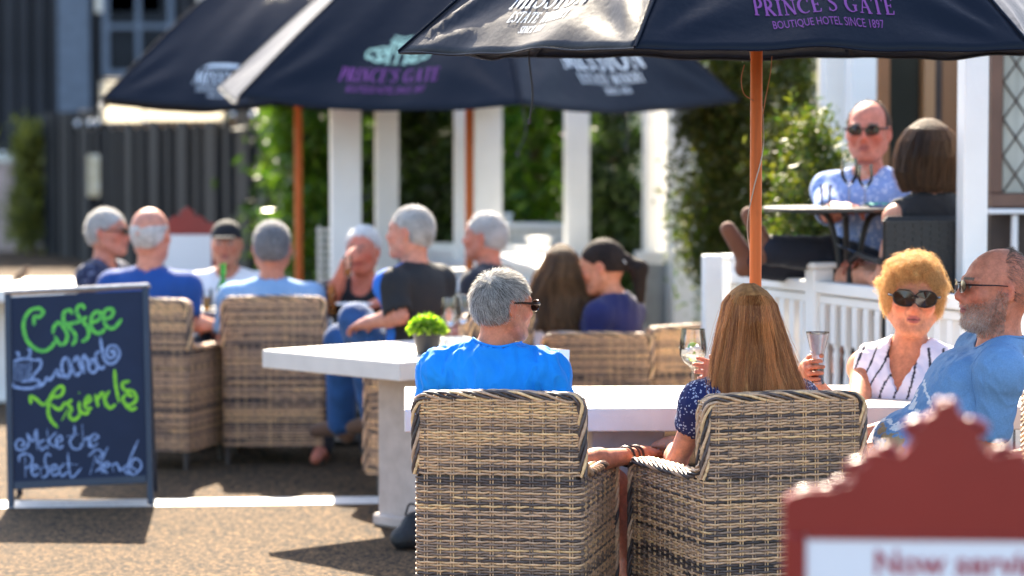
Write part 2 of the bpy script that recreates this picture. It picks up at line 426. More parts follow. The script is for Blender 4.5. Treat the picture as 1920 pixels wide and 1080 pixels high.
M['slateframe'] = mat('blue_grey_window_frame', (.09, .12, .17), .4)
far_window(bld, 208, 316, -40, 132, fd)
def panel(name, px0, px1, py0, py1, d, m, parent, dep=.06):
    a, b2 = at(px0, py1, d), at(px1, py0, d); mb = MB(); mb.box((a.x, d-dep, a.z), (b2.x, d, b2.z), .01)
    return mb.build(name, m, parent, off=parent.location if parent else None)
M['cream2'] = mat('pale_fascia', (.75, .70, .60), .6, .05)
panel('pale_fascia_panel', 180, 302, -60, 24, fd-.1, M['cream2'], bld)
panel('pale_fascia_panel', 372, 440, -60, 46, fd-.1, M['cream2'], bld)
panel('dark_corner_strip', 112, 166, -260, 420, fd-.1, M['slateframe'], bld)

# ------------------------------------------------------------------ dark board fence running away to the left, pale awning added over it
A0, A1 = Vector((X(96, 42), 42, 0)), Vector((X(560, 29), 29, 0)); hf = 2.3
fn = empty('board_fence', A0, 0, 'charcoal board fence with thick posts behind the left-hand table of men', 'fence')
dirf = (A1-A0); Lf = dirf.length; dirf.normalize(); angf = atan2(dirf.y, dirf.x)
rngf = np.random.default_rng(3)
M['fence2'] = mat('grey_fence_boards', (.026, .028, .033), .75, .2, 5, .2, 40)
x = 0; i = 0
while x < Lf-.2:
    wide = .62 if i % 4 == 0 else rngf.uniform(.24, .34)
    mb = MB(); dep = .10 if i % 2 == 0 else .0
    mb.box((0, -.04-dep, 0), (wide-.03, .04, hf-(0 if i % 2 == 0 else .1)), .01)
    o = mb.build('fence_board', M['fence'] if (i % 2 == 0 or i > 14) else M['fence2'], fn); o.location = (dirf.x*x, dirf.y*x, 0); o.rotation_euler = (0, 0, angf)
    if i % 2 == 1 and i > 5:
        mb = MB(); mb.lathe([(0.0, .16), (.07, .15), (.09, .09), (.05, .03), (.04, 0)], n=12); c = mb.build('post_cap', M['steel'], o, True); c.location = (wide/2, -.09, hf-.3)
    x += wide; i += 1
mb = MB(); mb.box((0, .045, .3), (Lf, .12, .42)); o = mb.build('fence_rail', M['fence'], fn); o.rotation_euler = (0, 0, angf)
# translucent pale awning added to glow as the bright strip under the umbrellas
def thin_cloth(name, c, tr=.5):
    m, t, p = newmat(name); L = t.links
    d1 = N(t, 'ShaderNodeBsdfDiffuse'); d2 = N(t, 'ShaderNodeBsdfTranslucent'); mx = N(t, 'ShaderNodeMixShader'); mx.inputs[0].default_value = tr
    no = N(t, 'ShaderNodeTexNoise'); no.inputs['Scale'].default_value = 3; r = N(t, 'ShaderNodeMix', data_type='RGBA')
    r.inputs[6].default_value = (*[x*.85 for x in c], 1); r.inputs[7].default_value = (*c, 1); L.new(no.outputs[0], r.inputs[0])
    L.new(r.outputs[2], d1.inputs[0]); L.new(r.outputs[2], d2.inputs[0]); L.new(d1.outputs[0], mx.inputs[1]); L.new(d2.outputs[0], mx.inputs[2])
    L.new(mx.outputs[0], t.nodes['Material Output'].inputs[0]); return m
M['sheeting'] = thin_cloth('backlit_strip_cloth', (.88, .84, .74), .7)
aw = empty('added_cream_sheeting', at(365, 230, 31.5), 0, 'long cream awning added to glow as a bright band above the charcoal fence', 'sheeting')
for px0, px1, py0, py1 in ((188, 268, 206, 229), (272, 436, 192, 226), (440, 556, 186, 210)):
    a, b2 = at(px0, py1, 31.5), at(px1, py0, 31.5); mb = MB()
    mb.box((a.x, 31.49, a.z), (b2.x, 31.51, b2.z+.35), .004); mb.build('sheeting_panel', M['sheeting'], aw, off=aw.location)
for px in (192, 552):
    a = at(px, 230, 31.56); mb = MB(); mb.tube([(a.x, 31.56, 0), (a.x, 31.56, 2.6)], .04, 8); mb.build('sheeting_post', M['fence'], aw, off=aw.location)
mb = MB(); a = at(188, 200, 31.53).x; b2 = at(556, 200, 31.53).x; mb.tube([(a, 31.6, 2.55), (b2, 31.6, 2.55)], .03, 8); mb.build('sheeting_bar', M['fence'], aw, off=aw.location)

# street things at the far left
bo = empty('street_bollard', onground(56, 468), 0, 'slim tan bollard with a rounded pale cap beside the footpath, far left', 'bollard')
s_ = bo.location; hb = 1.0*(468-388)/ (FPX/s_.y)
mb = MB(); mb.tube([(0, 0, 0), (0, 0, hb*.8)], .10, 12); mb.build('shaft', M['concrete'], bo, True)
mb = MB(); mb.lathe([(.11, hb*.8), (.12, hb*.88), (.09, hb*.97), (0, hb)], n=14); mb.build('cap', M['white'], bo, True)
g = onground(8, 470); kb = empty('pale_street_post', g, 0, 'pale pinkish street post at the left picture edge behind the bollard', 'post')
M['pinkpost'] = mat('faded_pink_post', (.45, .33, .29), .6, .2)
mb = MB(); hh = (470-290)/(FPX/g.y); mb.tube([(0, 0, 0), (0, 0, hh*.9)], [.20, .16], 10); mb.build('shaft', M['pinkpost'], kb, True)
mb = MB(); mb.lathe([(.17, hh*.9), (.22, hh*.93), (.18, hh), (0, hh*1.04)], n=12); mb.build('cap', M['cream2'], kb, True)
g = onground(148, 468); g = Vector((X(186, 36), 36, 0)); pb = empty('poster_board', g, 0, 'narrow cream and yellow poster hung on the dark fence at the left', 'poster')
mb = MB(); a, b2 = at(174, 368, 36), at(198, 290, 36); mb.box((a.x, 35.55, a.z), (b2.x, 35.6, b2.z), .01); mb.build('poster_panel', mat('cream_yellow_poster', (.55, .45, .18), .6, .3, 6, c2=(.75, .72, .6)), pb, off=g)
mb = MB(); mb.tube([(g.x, 35.65, 0), (g.x, 35.65, a.z+.3)], .03, 6); mb.build('poster_post', M['fence'], pb, off=g)

# ------------------------------------------------------------------ foliage
def leafmat(name, c1, c2, tr=.45, rough=.5):
    m, t, p = newmat(name); L = t.links
    at_ = N(t, 'ShaderNodeAttribute', attribute_name='col'); mx = N(t, 'ShaderNodeMix', data_type='RGBA')
    mx.inputs[6].default_value = (*c1, 1); mx.inputs[7].default_value = (*c2, 1); L.new(at_.outputs['Fac'], mx.inputs[0])
    L.new(mx.outputs[2], p.inputs['Base Color']); p.inputs['Roughness'].default_value = rough; p.inputs['Specular IOR Level'].default_value = .5
    tl = N(t, 'ShaderNodeBsdfTranslucent'); g = N(t, 'ShaderNodeMix', data_type='RGBA', blend_type='MULTIPLY'); g.inputs[0].default_value = 1; g.inputs[7].default_value = (1.4, 1.6, .5, 1)
    L.new(mx.outputs[2], g.inputs[6]); L.new(g.outputs[2], tl.inputs[0])
    ms = N(t, 'ShaderNodeMixShader'); ms.inputs[0].default_value = tr; L.new(p.outputs[0], ms.inputs[1]); L.new(tl.outputs[0], ms.inputs[2])
    L.new(ms.outputs[0], t.nodes['Material Output'].inputs[0]); return m
M['conifer'] = leafmat('dark_conifer_leaf', (.010, .026, .006), (.055, .09, .012))
M['olive'] = leafmat('olive_conifer_leaf_with_rust', (.035, .065, .012), (.12, .11, .022))
M['lime'] = leafmat('bright_green_leaf', (.03, .085, .008), (.16, .24, .02), .5, .3)
M['bark'] = mat('brown_bark', (.12, .08, .05), .8, .3, 20, .4, 60)
def leaves(P, size, rng, long=1.6, up=None):
    n = len(P); A = rng.normal(size=(n, 3)); 
    if up is not None: A = A*.5+np.array(up)
    A /= np.linalg.norm(A, axis=1, keepdims=True); B = np.cross(A, rng.normal(size=(n, 3))); B /= np.linalg.norm(B, axis=1, keepdims=True)
    sz = size*rng.uniform(.5, 1.3, n)[:, None]; a, b = A*sz*long, B*sz*.5
    V = np.stack([P-a, P+b, P+a, P-b], 1).reshape(-1, 3); Fq = np.arange(4*n).reshape(-1, 4); C = np.repeat(rng.uniform(0, 1, (n, 1))**1.5*np.ones((1, 3)), 4, axis=0)
    return V, Fq, C
def crown_points(prof, n, rng, clumps=70, spread=.18):
    "prof: list of (z, radius); clumped points mostly near the surface"
    zs = np.array([p[0] for p in prof]); rs = np.array([p[1] for p in prof])
    w_ = np.maximum(rs, .05); zc = rng.uniform(zs[0], zs[-1], clumps*3); keep = rng.uniform(0, w_.max(), clumps*3) < np.interp(zc, zs, w_); zc = zc[keep][:clumps]; m = len(zc)
    an = rng.uniform(0, 2*pi, m); rr = np.interp(zc, zs, rs)*np.sqrt(rng.uniform(.25, 1.1, m))
    Cn = np.stack([rr*np.cos(an), rr*np.sin(an), zc], 1); k = rng.integers(0, m, n); sc_ = rng.uniform(.5, 1.2, m)[k]
    return Cn[k]+rng.normal(size=(n, 3))*(spread*sc_)[:, None]*np.array([1, 1, 1.2])
def tree(name, x, d, prof, m, n, label, cat='tree', size=.03, seed=0, clumps=70, spread=.18, group=None, z0=0, pot=None):
    rng = np.random.default_rng(seed); root = empty(name, (x, d, z0), 0, label, cat, group)
    P = crown_points(prof, n, rng, clumps, spread); v, f, c = leaves(P, size, rng)
    o = link('crown', mkmesh('crown', v, f, c), m, root); o['kind'] = 'stuff'
    mb = MB(); zt = prof[-1][0]; mb.tube([(0, 0, 0), (.02, .01, zt*.4), (-.02, 0, zt*.85)], [.06, .045, .015], 8)
    for k in range(7):
        z = zt*(.2+.09*k); an = k*2.4; r = np.interp(z+.25, [p[0] for p in prof], [p[1] for p in prof])*.8
        mb.tube([(0, 0, z), (r*cos(an)*.6, r*sin(an)*.6, z+.12), (r*cos(an), r*sin(an), z+.25)], [.02, .014, .005], 6)
    mb.build('trunk', M['bark'], root, True)
    if pot:
        mb = MB(); w2, hgt = pot; mb.box((-w2, -w2, 0), (w2, w2, hgt), .015); mb.build('planter_box', M['white'], root)
    return root
# tall shrub behind the near umbrella pole, and the lower dome beside it
tree('conifer_shrub', X(1412, 16.9), 16.9, [(.75, .30), (1.1, .42), (1.8, .44), (2.4, .40), (3.3, .2)], M['olive'], 26000, 'tall rust-tinged conifer behind the nearest umbrella pole', 'shrub', .024, 1, 230, .10, pot=(.3, .7))
tree('conifer_shrub', X(1520, 13.2), 13.2, [(.7, .16), (1.2, .19), (1.6, .16), (1.84, .06)], M['olive'], 9000, 'low domed conifer to the left of the man with sunglasses on the deck', 'shrub', .016, 2, 80, .06, pot=(.2, .75))
tree('conifer_tree', X(815, 21), 21, [(.3, .35), (1.3, .42), (2.3, .28), (3.0, .12)], M['conifer'], 12000, 'dark slim conifer between the white posts left of the middle umbrella pole', 'tree', .035, 3, 90, .12)
tree('conifer_tree', X(1143, 20), 20, [(.3, .2), (1.2, .24), (1.9, .2), (2.4, .08)], M['conifer'], 10000, 'narrow dark conifer just right of the white post behind the women', 'tree', .028, 4, 80, .08)
tree('green_tree', X(590, 24), 24, [(.2, .25), (1.5, .3), (3, .3), (4, .2)], M['lime'], 16000, 'sunlit green creeper beside the leftmost white post', 'tree', .04, 5, 110, .11)
tree('green_tree', X(700, 27), 27, [(.2, .9), (1.8, 1.1), (3.2, .8), (4.2, .4)], M['conifer'], 16000, 'dark green tree seen between the two leftmost white posts', 'tree', .06, 6, 120, .25)
tree('green_tree', X(985, 24), 24, [(.2, .8), (1.5, 1.0), (2.8, 1.0), (3.8, .5)], M['lime'], 12000, 'bright green tree behind the white balustrade, centre', 'tree', .06, 7, 60, .28)
tree('green_tree', X(860, 29), 29, [(.2, 1.2), (2, 1.5), (3.5, 1.2), (4.5, .6)], M['conifer'], 16000, 'dark broad tree behind the slim conifer', 'tree', .07, 8, 120, .3)
tree('green_tree', X(1120, 30), 30, [(.2, 1.1), (2, 1.3), (3.5, 1.2), (4.5, .6)], M['conifer'], 14000, 'dark broad tree beyond the white posts right of centre', 'tree', .07, 9, 110, .3)
tree('street_shrub', X(62, 42), 42, [(.1, .2), (1.0, .26), (1.8, .22), (2.1, .1)], leafmat('yellow_green_leaf', (.10, .11, .03), (.28, .26, .05)), 2600, 'yellow-green shrub beside the footpath at the far left', 'shrub', .06, 10, 50, .14)
# fern fronds that hang between the posts
rg = np.random.default_rng(21)
fr = empty('tree_fern', (X(1000, 23.5), 23.5, 0), 0, 'arching green tree fern behind the white balustrade', 'fern'); mb = MB()
mb.tube([(0, 0, 0), (0, 0, 1.8)], [.09, .07], 8); mb.build('trunk', M['bark'], fr, True)
for k in range(14):
    an = k*2*pi/14+rg.uniform(-.2, .2); P = []; Cc = []
    tt = np.linspace(0, 1, 70); r = .95*tt; z = 1.8+.55*np.sin(tt*2.2)-.55*tt**2
    c0 = np.stack([r*cos(an), r*sin(an), z], 1); sd_ = np.array([-sin(an), cos(an), 0]); V = []; 
    for s in (-1, 1):
        wd = .19*np.sin(np.clip(tt, .02, 1)*pi)**.6
        tip = c0+sd_*s*wd[:, None]+np.array([cos(an), sin(an), -.3])*.07
        dx = np.array([cos(an), sin(an), 0])*.009
        V.append(np.stack([c0-dx, c0+dx, tip+dx*.3, tip-dx*.3], 1))
    V = np.concatenate(V).reshape(-1, 3); o = link('frond', mkmesh('frond', V, np.arange(len(V)).reshape(-1, 4), np.full((len(V), 3), rg.uniform(.2, .8))), M['lime'], fr)

# ------------------------------------------------------------------ white veranda posts
def post(px0, px1, d, label, z0=0, z1=3.4, m='white', depth=None):
    x0, x1 = X(px0, d), X(px1, d); wd = x1-x0; root = empty('veranda_post', ((x0+x1)/2, d, z0), radians(8), label, 'post', 'white square posts of the terrace and deck')
    mb = MB(); dp = depth or wd; mb.box((-wd/2, 0, .0), (wd/2, dp, z1-z0), .006); mb.build('shaft', M[m], root)
    mb = MB(); mb.box((-wd/2-.015, -.015, 0), (wd/2+.015, dp+.015, .14), .01); mb.build('base_block', M[m], root); return root
post(622, 678, 16.4, 'thick white post behind the man drinking, leftmost of the posts')
post(706, 748, 18.6, 'thick white post behind the silver-haired man, nearer of a close pair')
post(752, 776, 21.5, 'thinner white post tucked behind the right edge of the second thick post')
post(853, 876, 18.5, 'narrow white post half hidden by the middle umbrella pole')
post(890, 942, 19, 'thick white post just right of the middle umbrella pole')
post(1063, 1106, 18.9, 'white post standing behind the brown-haired girl and the ponytailed woman')
post(1211, 1250, 18.9, 'left upright of the white gateway right of the ponytailed woman')
post(1262, 1302, 18.6, 'right upright of the white gateway beside the rust-tinged conifer')
post(1545, 1588, 14.2, 'white deck post right of the domed conifer, left of a pair', .55)
post(1594, 1643, 13.9, 'white deck post directly behind the head of the man with sunglasses', .55)
post(1806, 1853, 10.9, 'tall white deck post right of the woman in a black top', .0)
post(1322, 1356, 12.3, 'short white post at the left end of the deck, below the conifer', 0, Z(478, 12.3))

def bar(name, p, q, hz, dp, m, parent, off):
    p, q = Vector(p), Vector(q); dr = (q-p); Lr = dr.length; an = atan2(dr.y, dr.x); mb = MB()
    Mx = Matrix.Translation(p) @ Matrix.Rotation(an, 4, 'Z') @ Matrix.Rotation(-math.asin(dr.z/Lr), 4, 'Y')
    mb.box((0, -dp/2, -hz/2), (Lr, dp/2, hz/2), .006, M=Mx); return mb.build(name, m, parent, off=off)
# gateway rail and lower grey panel
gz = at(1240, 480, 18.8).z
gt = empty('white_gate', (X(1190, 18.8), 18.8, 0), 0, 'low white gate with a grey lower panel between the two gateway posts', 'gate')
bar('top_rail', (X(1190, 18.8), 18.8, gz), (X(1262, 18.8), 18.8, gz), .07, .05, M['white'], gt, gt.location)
mb = MB(); mb.box((X(1192, 18.8), 18.81, .12), (X(1261, 18.8), 18.84, gz-.06)); mb.build('lower_panel', mat('grey_gate_panel', (.33, .35, .36), .6), gt, off=gt.location)  # lower panel in plain mid grey
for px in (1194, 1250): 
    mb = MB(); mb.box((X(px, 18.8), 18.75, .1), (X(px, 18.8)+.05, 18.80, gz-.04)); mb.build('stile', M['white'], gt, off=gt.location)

# turned baluster railing on the right
def baluster_mesh(h, r=.023):
    mb = MB(); b = .24*h
    mb.box((-r, -r, 0), (r, r, b*.55)); 
    mb.lathe([(r*.9, b*.55), (r*.5, b*.62), (r*1.05, b*.72), (r*.55, b*.80), (r*.95, b*1.0), (r*1.0, h*.38), (r*.75, h*.5), (r*.6, h*.62), (r*.85, h*.66), (r*.55, h*.69), (r*.9, h*.73), (r*.9, h*.735)], n=12)
    mb.box((-r, -r, h*.735), (r, r, h)); return mb
def railing(p, q, ztop, zbot, n, label, newels, thick=.045, group=None, nr=.05, ntop=.07):
    p, q = Vector(p), Vector(q); root = empty('baluster_railing', (p.x, p.y, 0), 0, label, 'railing', group); dr = q-p; Lr = dr.length; u = dr.normalized(); an = atan2(u.y, u.x); off = root.location
    bar('top_rail', (p.x, p.y, ztop-.03), (q.x, q.y, ztop-.03), .055, .09, M['white'], root, off)
    bar('upper_rail', (p.x, p.y, ztop-.085), (q.x, q.y, ztop-.085), .04, .045, M['white'], root, off)
    bar('bottom_rail', (p.x, p.y, zbot-.03), (q.x, q.y, zbot-.03), .06, .06, M['white'], root, off)
    bm = baluster_mesh(ztop-.105-zbot); me = None
    for k in range(n):
        s = (k+.5)/n*Lr
        if any(abs(s-nw*Lr) < nr+.02 for nw in newels): continue
        if me is None: o = bm.build('baluster', M['white'], root, True); me = o.data
        else: o = link('baluster', me, None, root)
        o.location = (u.x*s, u.y*s, zbot); o.rotation_euler = (0, 0, an)
    for nw in newels:
        c = u*nw*Lr; mb = MB(); mb.box((-nr, -nr, 0), (nr, nr, ztop+ntop-.02), .006); mb.box((-nr-.012, -nr-.012, ztop+ntop-.018), (nr+.012, nr+.012, ztop+ntop+.012), .008)
        o = mb.build('newel_post', M['white'], root); o.location = (c.x, c.y, 0); o.rotation_euler = (0, 0, an)
    return root
ra, rb = Vector((X(1378, 12.5), 12.5, 0)), Vector((X(1960, 9.75), 9.75, 0))
railing(ra, rb, 1.09, .33, 27, 'white railing of turned balusters running behind the older couple, right', [.0, .325, .98])
railing((X(945, 22.4), 22.4, 0), (X(1062, 22.2), 22.2, 0), Z(418, 22.3), .35, 8, 'short white balustrade in front of the tree fern', [.0], nr=.05)
railing((X(790, 20.6), 20.6, 0), (X(1062, 19.0), 19.0, 0), Z(458, 20), .35, 14, 'white sunlit railing behind the white-haired man at the middle pole', [.0, .82], nr=.06)

# ------------------------------------------------------------------ deck and house on the right
deckz = .58
dk = empty('timber_deck', (1.35, 12, 0), 0, 'raised timber deck where a couple sits above the railing', 'deck')
off = dk.location; M['deck'] = mat('dark_deck_boards', (.10, .075, .06), .6, .3, 4)
k = 0; yy = 10.0
board = None
while yy < 14.3:
    x0 = X(1378, 12.5)+(12.5-yy)*(rb.x-ra.x)/(ra.y-rb.y)+.10
    mb = MB(); mb.box((x0, yy, deckz-.03), (5.5, yy+.135, deckz), .004); mb.build('deck_board', M['deck'], dk, off=off); yy += .142
mb = MB()
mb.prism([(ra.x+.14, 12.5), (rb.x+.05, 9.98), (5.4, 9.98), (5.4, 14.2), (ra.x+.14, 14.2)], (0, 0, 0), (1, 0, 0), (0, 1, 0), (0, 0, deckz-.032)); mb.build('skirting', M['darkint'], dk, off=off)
hd = 14.6
hs = empty('hotel_building', (X(1500, hd), hd, 0), 0, 'cream hotel wall with brown timber frames and a diamond-leaded window behind the deck', 'building')
off = hs.location
def hpanel(name, px0, px1, y0, y1, m, z0=0, z1=4.2):
    mb = MB(); mb.box((X(px0, hd), y0, z0), (X(px1, hd), y1, z1), .004); return mb.build(name, m, hs, off=off)
z = .02
while z < 4.2:      # weatherboards left of the bay
    mb = MB(); mb.prism([(0, 0), (.03, 0), (.008, .19), (0, .19)], (X(1140, hd+7.9), hd+8, z), (0, -1, 0), (0, 0, 1), (X(1560, hd)-X(1140, hd+7.9), 0, 0)); mb.build('weatherboard', M['cream'], hs, off=off); z += .18
mb = MB(); mb.box((X(1140, hd+7.9), hd+8.001, 0), (X(1500, hd+8)+6, hd+8.3, 4.2)); mb.build('rear_wall', M['cream'], hs, off=off)
z = .6
while z < 4.2:
    mb = MB(); mb.prism([(0, 0), (.03, 0), (.008, .19), (0, .19)], (X(1542, hd), hd, z), (0, -1, 0), (0, 0, 1), (X(1652, hd)-X(1542, hd), 0, 0)); mb.build('weatherboard', M['cream'], hs, off=off); z += .18
hpanel('wall', 1542, 1652, hd+.002, hd+.3, M['cream'])
M['curtain'] = mat('grey_green_curtain', (.16, .18, .14), .8, .2, 3, stretch=(8, 8, .3)); M['window_dark'] = mat('dim_window', (.025, .028, .022), .1, .4, 2)
hpanel('window_jamb', 1640, 1662, hd-.10, hd, M['timberl'] if 'timberl' in M else M['timber'])
hpanel('window_pane', 1663, 1724, hd+.04, hd+.06, M['window_dark']); hpanel('curtain', 1680, 1702, hd+.07, hd+.1, M['curtain'])
M['timberl'] = mat('orange_brown_timber', (.42, .22, .10), .4, .2, 6, stretch=(1, 1, .1))  # lighter orange-brown timber for the right-hand jamb
hpanel('window_jamb', 1725, 1746, hd-.10, hd+.06, M['timberl']); 
hpanel('door_frame', 1747, 1762, hd-.04, hd+.06, M['darkint']); hpanel('door_panel', 1763, 1810, hd+.0, hd+.05, M['timber']); hpanel('door_frame', 1811, 1852, hd-.04, hd+.06, M['darkint'])
hpanel('window_head', 1640, 2000, hd-.12, hd+.1, M['timber'], 3.2, 3.6); hpanel('interior_wall', 1660, 2300, hd+.6, hd+.7, M['darkint'])
# leaded window, nearer than the door
wd_ = 12.6
lw = empty('leaded_window', (X(1860, wd_), wd_, 0), 0, 'brown framed window with diamond leading at the right picture edge', 'window'); off = lw.location
def wp(name, px0, px1, py0, py1, y0, y1, m, par=lw):
    a, b2 = at(px0, py1, wd_), at(px1, py0, wd_); mb = MB(); mb.box((a.x, y0, a.z), (b2.x, y1, b2.z), .004); return mb.build(name, m, par, off=off)
M['brownframe'] = mat('brown_window_frame', (.14, .07, .045), .45, .2, 6)
wp('frame_stile', 1853, 1879, 20, 362, wd_-.05, wd_+.03, M['brownframe']); wp('frame_rail', 1853, 2110, 363, 388, wd_-.06, wd_+.03, M['brownframe']); wp('frame_stile', 2080, 2110, 20, 362, wd_-.05, wd_+.03, M['brownframe'])
wp('window_pane', 1879, 2080, 20, 362, wd_+.005, wd_+.012, mat('pale_obscured_glass', (.40, .40, .34), .3, .25, 5, stretch=(3, 3, .3)))
wp('lower_wall', 1853, 2110, 389, 640, wd_-.01, wd_+.03, M['darkint']); wp('white_sill', 1845, 2120, 391, 400, wd_-.14, wd_-.062, M['white'])
for i in range(4): wp('sill_bracket', 1888+i*50, 1900+i*50, 402, 600, wd_-.12, wd_-.08, M['white'])
zt, zb = at(0, 20, wd_).z, at(0, 362, wd_).z; x0, x1 = X(1879, wd_), X(2080, wd_); cell = .125; sl = 1.45
mb = MB(); r = .0045
for sgn in (1, -1):
    k = -30
    while k < 40:
        c0 = x0+k*cell; pts = []
        # line x = c0 + sgn*(z-zb)/sl clipped to the pane
        za, zc = (zb, zt); xa, xc = c0, c0+sgn*(zt-zb)/sl
        lo_, hi_ = sorted((xa, xc))
        t0, t1 = 0, 1
        dx = xc-xa
        ta, tb = sorted(((x0-xa)/dx, (x1-xa)/dx)); t0, t1 = max(t0, ta), min(t1, tb)
        if t1 > t0+.01: mb.tube([(xa+dx*t0, wd_-.001+sgn*.0015, zb+(zt-zb)*t0), (xa+dx*t1, wd_-.001+sgn*.0015, zb+(zt-zb)*t1)], r, 6)
        k += 1
mb.build('lead_came', M['darkint'], lw, off=off)
# ------------------------------------------------------------------ lettering made of strokes
def arc(cx, cy, rx, ry, a0, a1, n=14): return [(cx+rx*cos(radians(a0+(a1-a0)*i/n)), cy+ry*sin(radians(a0+(a1-a0)*i/n))) for i in range(n+1)]
def smooth(pts, n=6):
    P = [np.array(p, float) for p in pts]
    if len(P) < 3: return [tuple(p) for p in P]
    P = [2*P[0]-P[1]]+P+[2*P[-1]-P[-2]]; out = []
    for i in range(1, len(P)-2):
        for k in range(n):
            t = k/n; a, b, c, d = P[i-1:i+3]
            out.append(tuple(.5*((2*b)+(-a+c)*t+(2*a-5*b+4*c-d)*t*t+(-a+3*b-3*c+d)*t**3)))
    out.append(tuple(P[-2])); return out
def ribbon(pts, w0, V, Fc, taper=False):
    pts = np.array(pts, float); T = np.gradient(pts, axis=0); T /= np.linalg.norm(T, axis=1, keepdims=True)+1e-9; Nn = np.stack([-T[:, 1], T[:, 0]], 1)
    n = len(pts); ww = np.full(n, w0) if np.isscalar(w0) else np.interp(np.linspace(0, 1, n), np.linspace(0, 1, len(w0)), w0)
    if taper: ww = ww*np.clip(np.minimum(np.arange(n), np.arange(n)[::-1])/2.5+.35, 0, 1)
    b = len(V)
    for i in range(n): V.append(tuple(pts[i]+Nn[i]*ww[i]/2)); V.append(tuple(pts[i]-Nn[i]*ww[i]/2))
    for i in range(n-1): Fc.append((b+2*i, b+2*i+1, b+2*i+3, b+2*i+2))
K, T_ = .17, .065      # thick and thin stroke
def L2(a, b): return [a, ((a[0]+b[0])/2, (a[1]+b[1])/2), b]
GL = {
 'P': (.62, [(L2((.16, 0), (.16, 1)), K), (arc(.24, .72, .33, .27, 90, -90), [T_, K, K, T_]), (L2((.02, .03), (.32, .03)), T_), (L2((.02, .97), (.26, .97)), T_)]),
 'R': (.74, [(L2((.16, 0), (.16, 1)), K), (arc(.24, .73, .30, .25, 90, -90), [T_, K, K, T_]), (L2((.28, .5), (.68, .02)), K), (L2((.02, .03), (.32, .03)), T_), (L2((.02, .97), (.26, .97)), T_), (L2((.56, .03), (.78, .03)), T_)]),
 'I': (.38, [(L2((.19, 0), (.19, 1)), K), (L2((.03, .03), (.35, .03)), T_), (L2((.03, .97), (.35, .97)), T_)]),
 'N': (.86, [(L2((.16, 0), (.16, 1)), T_*1.2), (L2((.16, .98), (.72, .02)), K), (L2((.72, 0), (.72, 1)), T_*1.2), (L2((.02, .03), (.3, .03)), T_), (L2((.02, .97), (.2, .97)), T_), (L2((.58, .97), (.86, .97)), T_)]),
 'C': (.80, [(arc(.46, .5, .38, .47, 50, 310, 22), [T_, T_, K, K*1.1, K, T_, T_]), (L2((.70, .72), (.73, .98)), T_)]),
 'G': (.86, [(arc(.46, .5, .38, .47, 50, 305, 22), [T_, T_, K, K*1.1, K, T_, T_]), (L2((.70, .72), (.73, .98)), T_), (L2((.70, .08), (.70, .42)), K), (L2((.54, .43), (.84, .43)), T_)]),
 'E': (.66, [(L2((.16, 0), (.16, 1)), K), (L2((.02, .03), (.58, .03)), T_), (L2((.02, .97), (.54, .97)), T_), (L2((.2, .52), (.46, .52)), T_), (L2((.55, .03), (.60, .22)), T_), (L2((.52, .97), (.54, .80)), T_), (L2((.45, .42), (.45, .62)), T_)]),
 "'": (.24, [([(.12, 1), (.14, .86), (.06, .74)], [K, K*.8, T_*.6])]),
 'S': (.60, [(smooth([(.50, .80), (.42, .94), (.26, .96), (.12, .84), (.16, .66), (.34, .52), (.48, .36), (.48, .16), (.32, .04), (.16, .05), (.06, .20)]), [T_, T_, T_, K*.8, K, K, K*.8, T_, T_, T_]), (L2((.52, .76), (.52, .97)), T_), (L2((.05, .04), (.05, .25)), T_)]),
 'A': (.84, [(L2((.42, 1), (.14, 0)), T_*1.1), (L2((.42, 1), (.72, 0)), K), (L2((.24, .35), (.58, .35)), T_), (L2((.02, .03), (.26, .03)), T_), (L2((.56, .03), (.86, .03)), T_)]),
 'T': (.74, [(L2((.37, 0), (.37, 1)), K), (L2((.02, .97), (.72, .97)), T_), (L2((.22, .03), (.52, .03)), T_), (L2((.04, .97), (.01, .76)), T_), (L2((.70, .97), (.73, .76)), T_)]),
 'M': (1.0, [(L2((.20, 1), (.10, 0)), T_*1.2), (L2((.20, 1), (.50, .08)), K), (L2((.50, .08), (.80, 1)), T_*1.2), (L2((.80, 1), (.92, 0)), K), (L2((0, .03), (.2, .03)), T_), (L2((.8, .03), (1.04, .03)), T_)]),
 'O': (.92, [(arc(.46, .5, .37, .47, 90, 450, 28), [T_, K, K*1.15, K, T_, K, K*1.15, K, T_])]),
 'W': (1.1, [(L2((.10, 1), (.34, 0)), K), (L2((.34, 0), (.56, .95)), T_*1.2), (L2((.56, .95), (.80, 0)), K), (L2((.80, 0), (1.02, 1)), T_*1.2), (L2((0, .97), (.24, .97)), T_), (L2((.9, .97), (1.1, .97)), T_)]),
 'Y': (.74, [(L2((.08, 1), (.37, .45)), K), (L2((.37, .45), (.66, 1)), T_*1.2), (L2((.37, 0), (.37, .48)), K), (L2((.22, .03), (.52, .03)), T_)]),
 '1': (.40, [(L2((.22, 0), (.22, 1)), K), ([(.06, .80), (.22, .98)], T_), (L2((.08, .03), (.36, .03)), T_)]),
 '8': (.56, [(arc(.28, .74, .18, .22, 90, 450, 18), [T_, K*.8, T_, K*.8, T_]), (arc(.28, .27, .22, .25, 90, 450, 18), [T_, K*.9, T_, K*.9, T_])]),
 '5': (.54, [(L2((.14, .97), (.46, .97)), K*.7), (L2((.14, .97), (.11, .55)), T_), (smooth([(.11, .55), (.3, .60), (.46, .45), (.46, .2), (.28, .03), (.08, .08)]), [T_, T_, K, K, T_, T_])]),
 ' ': (.34, [])}
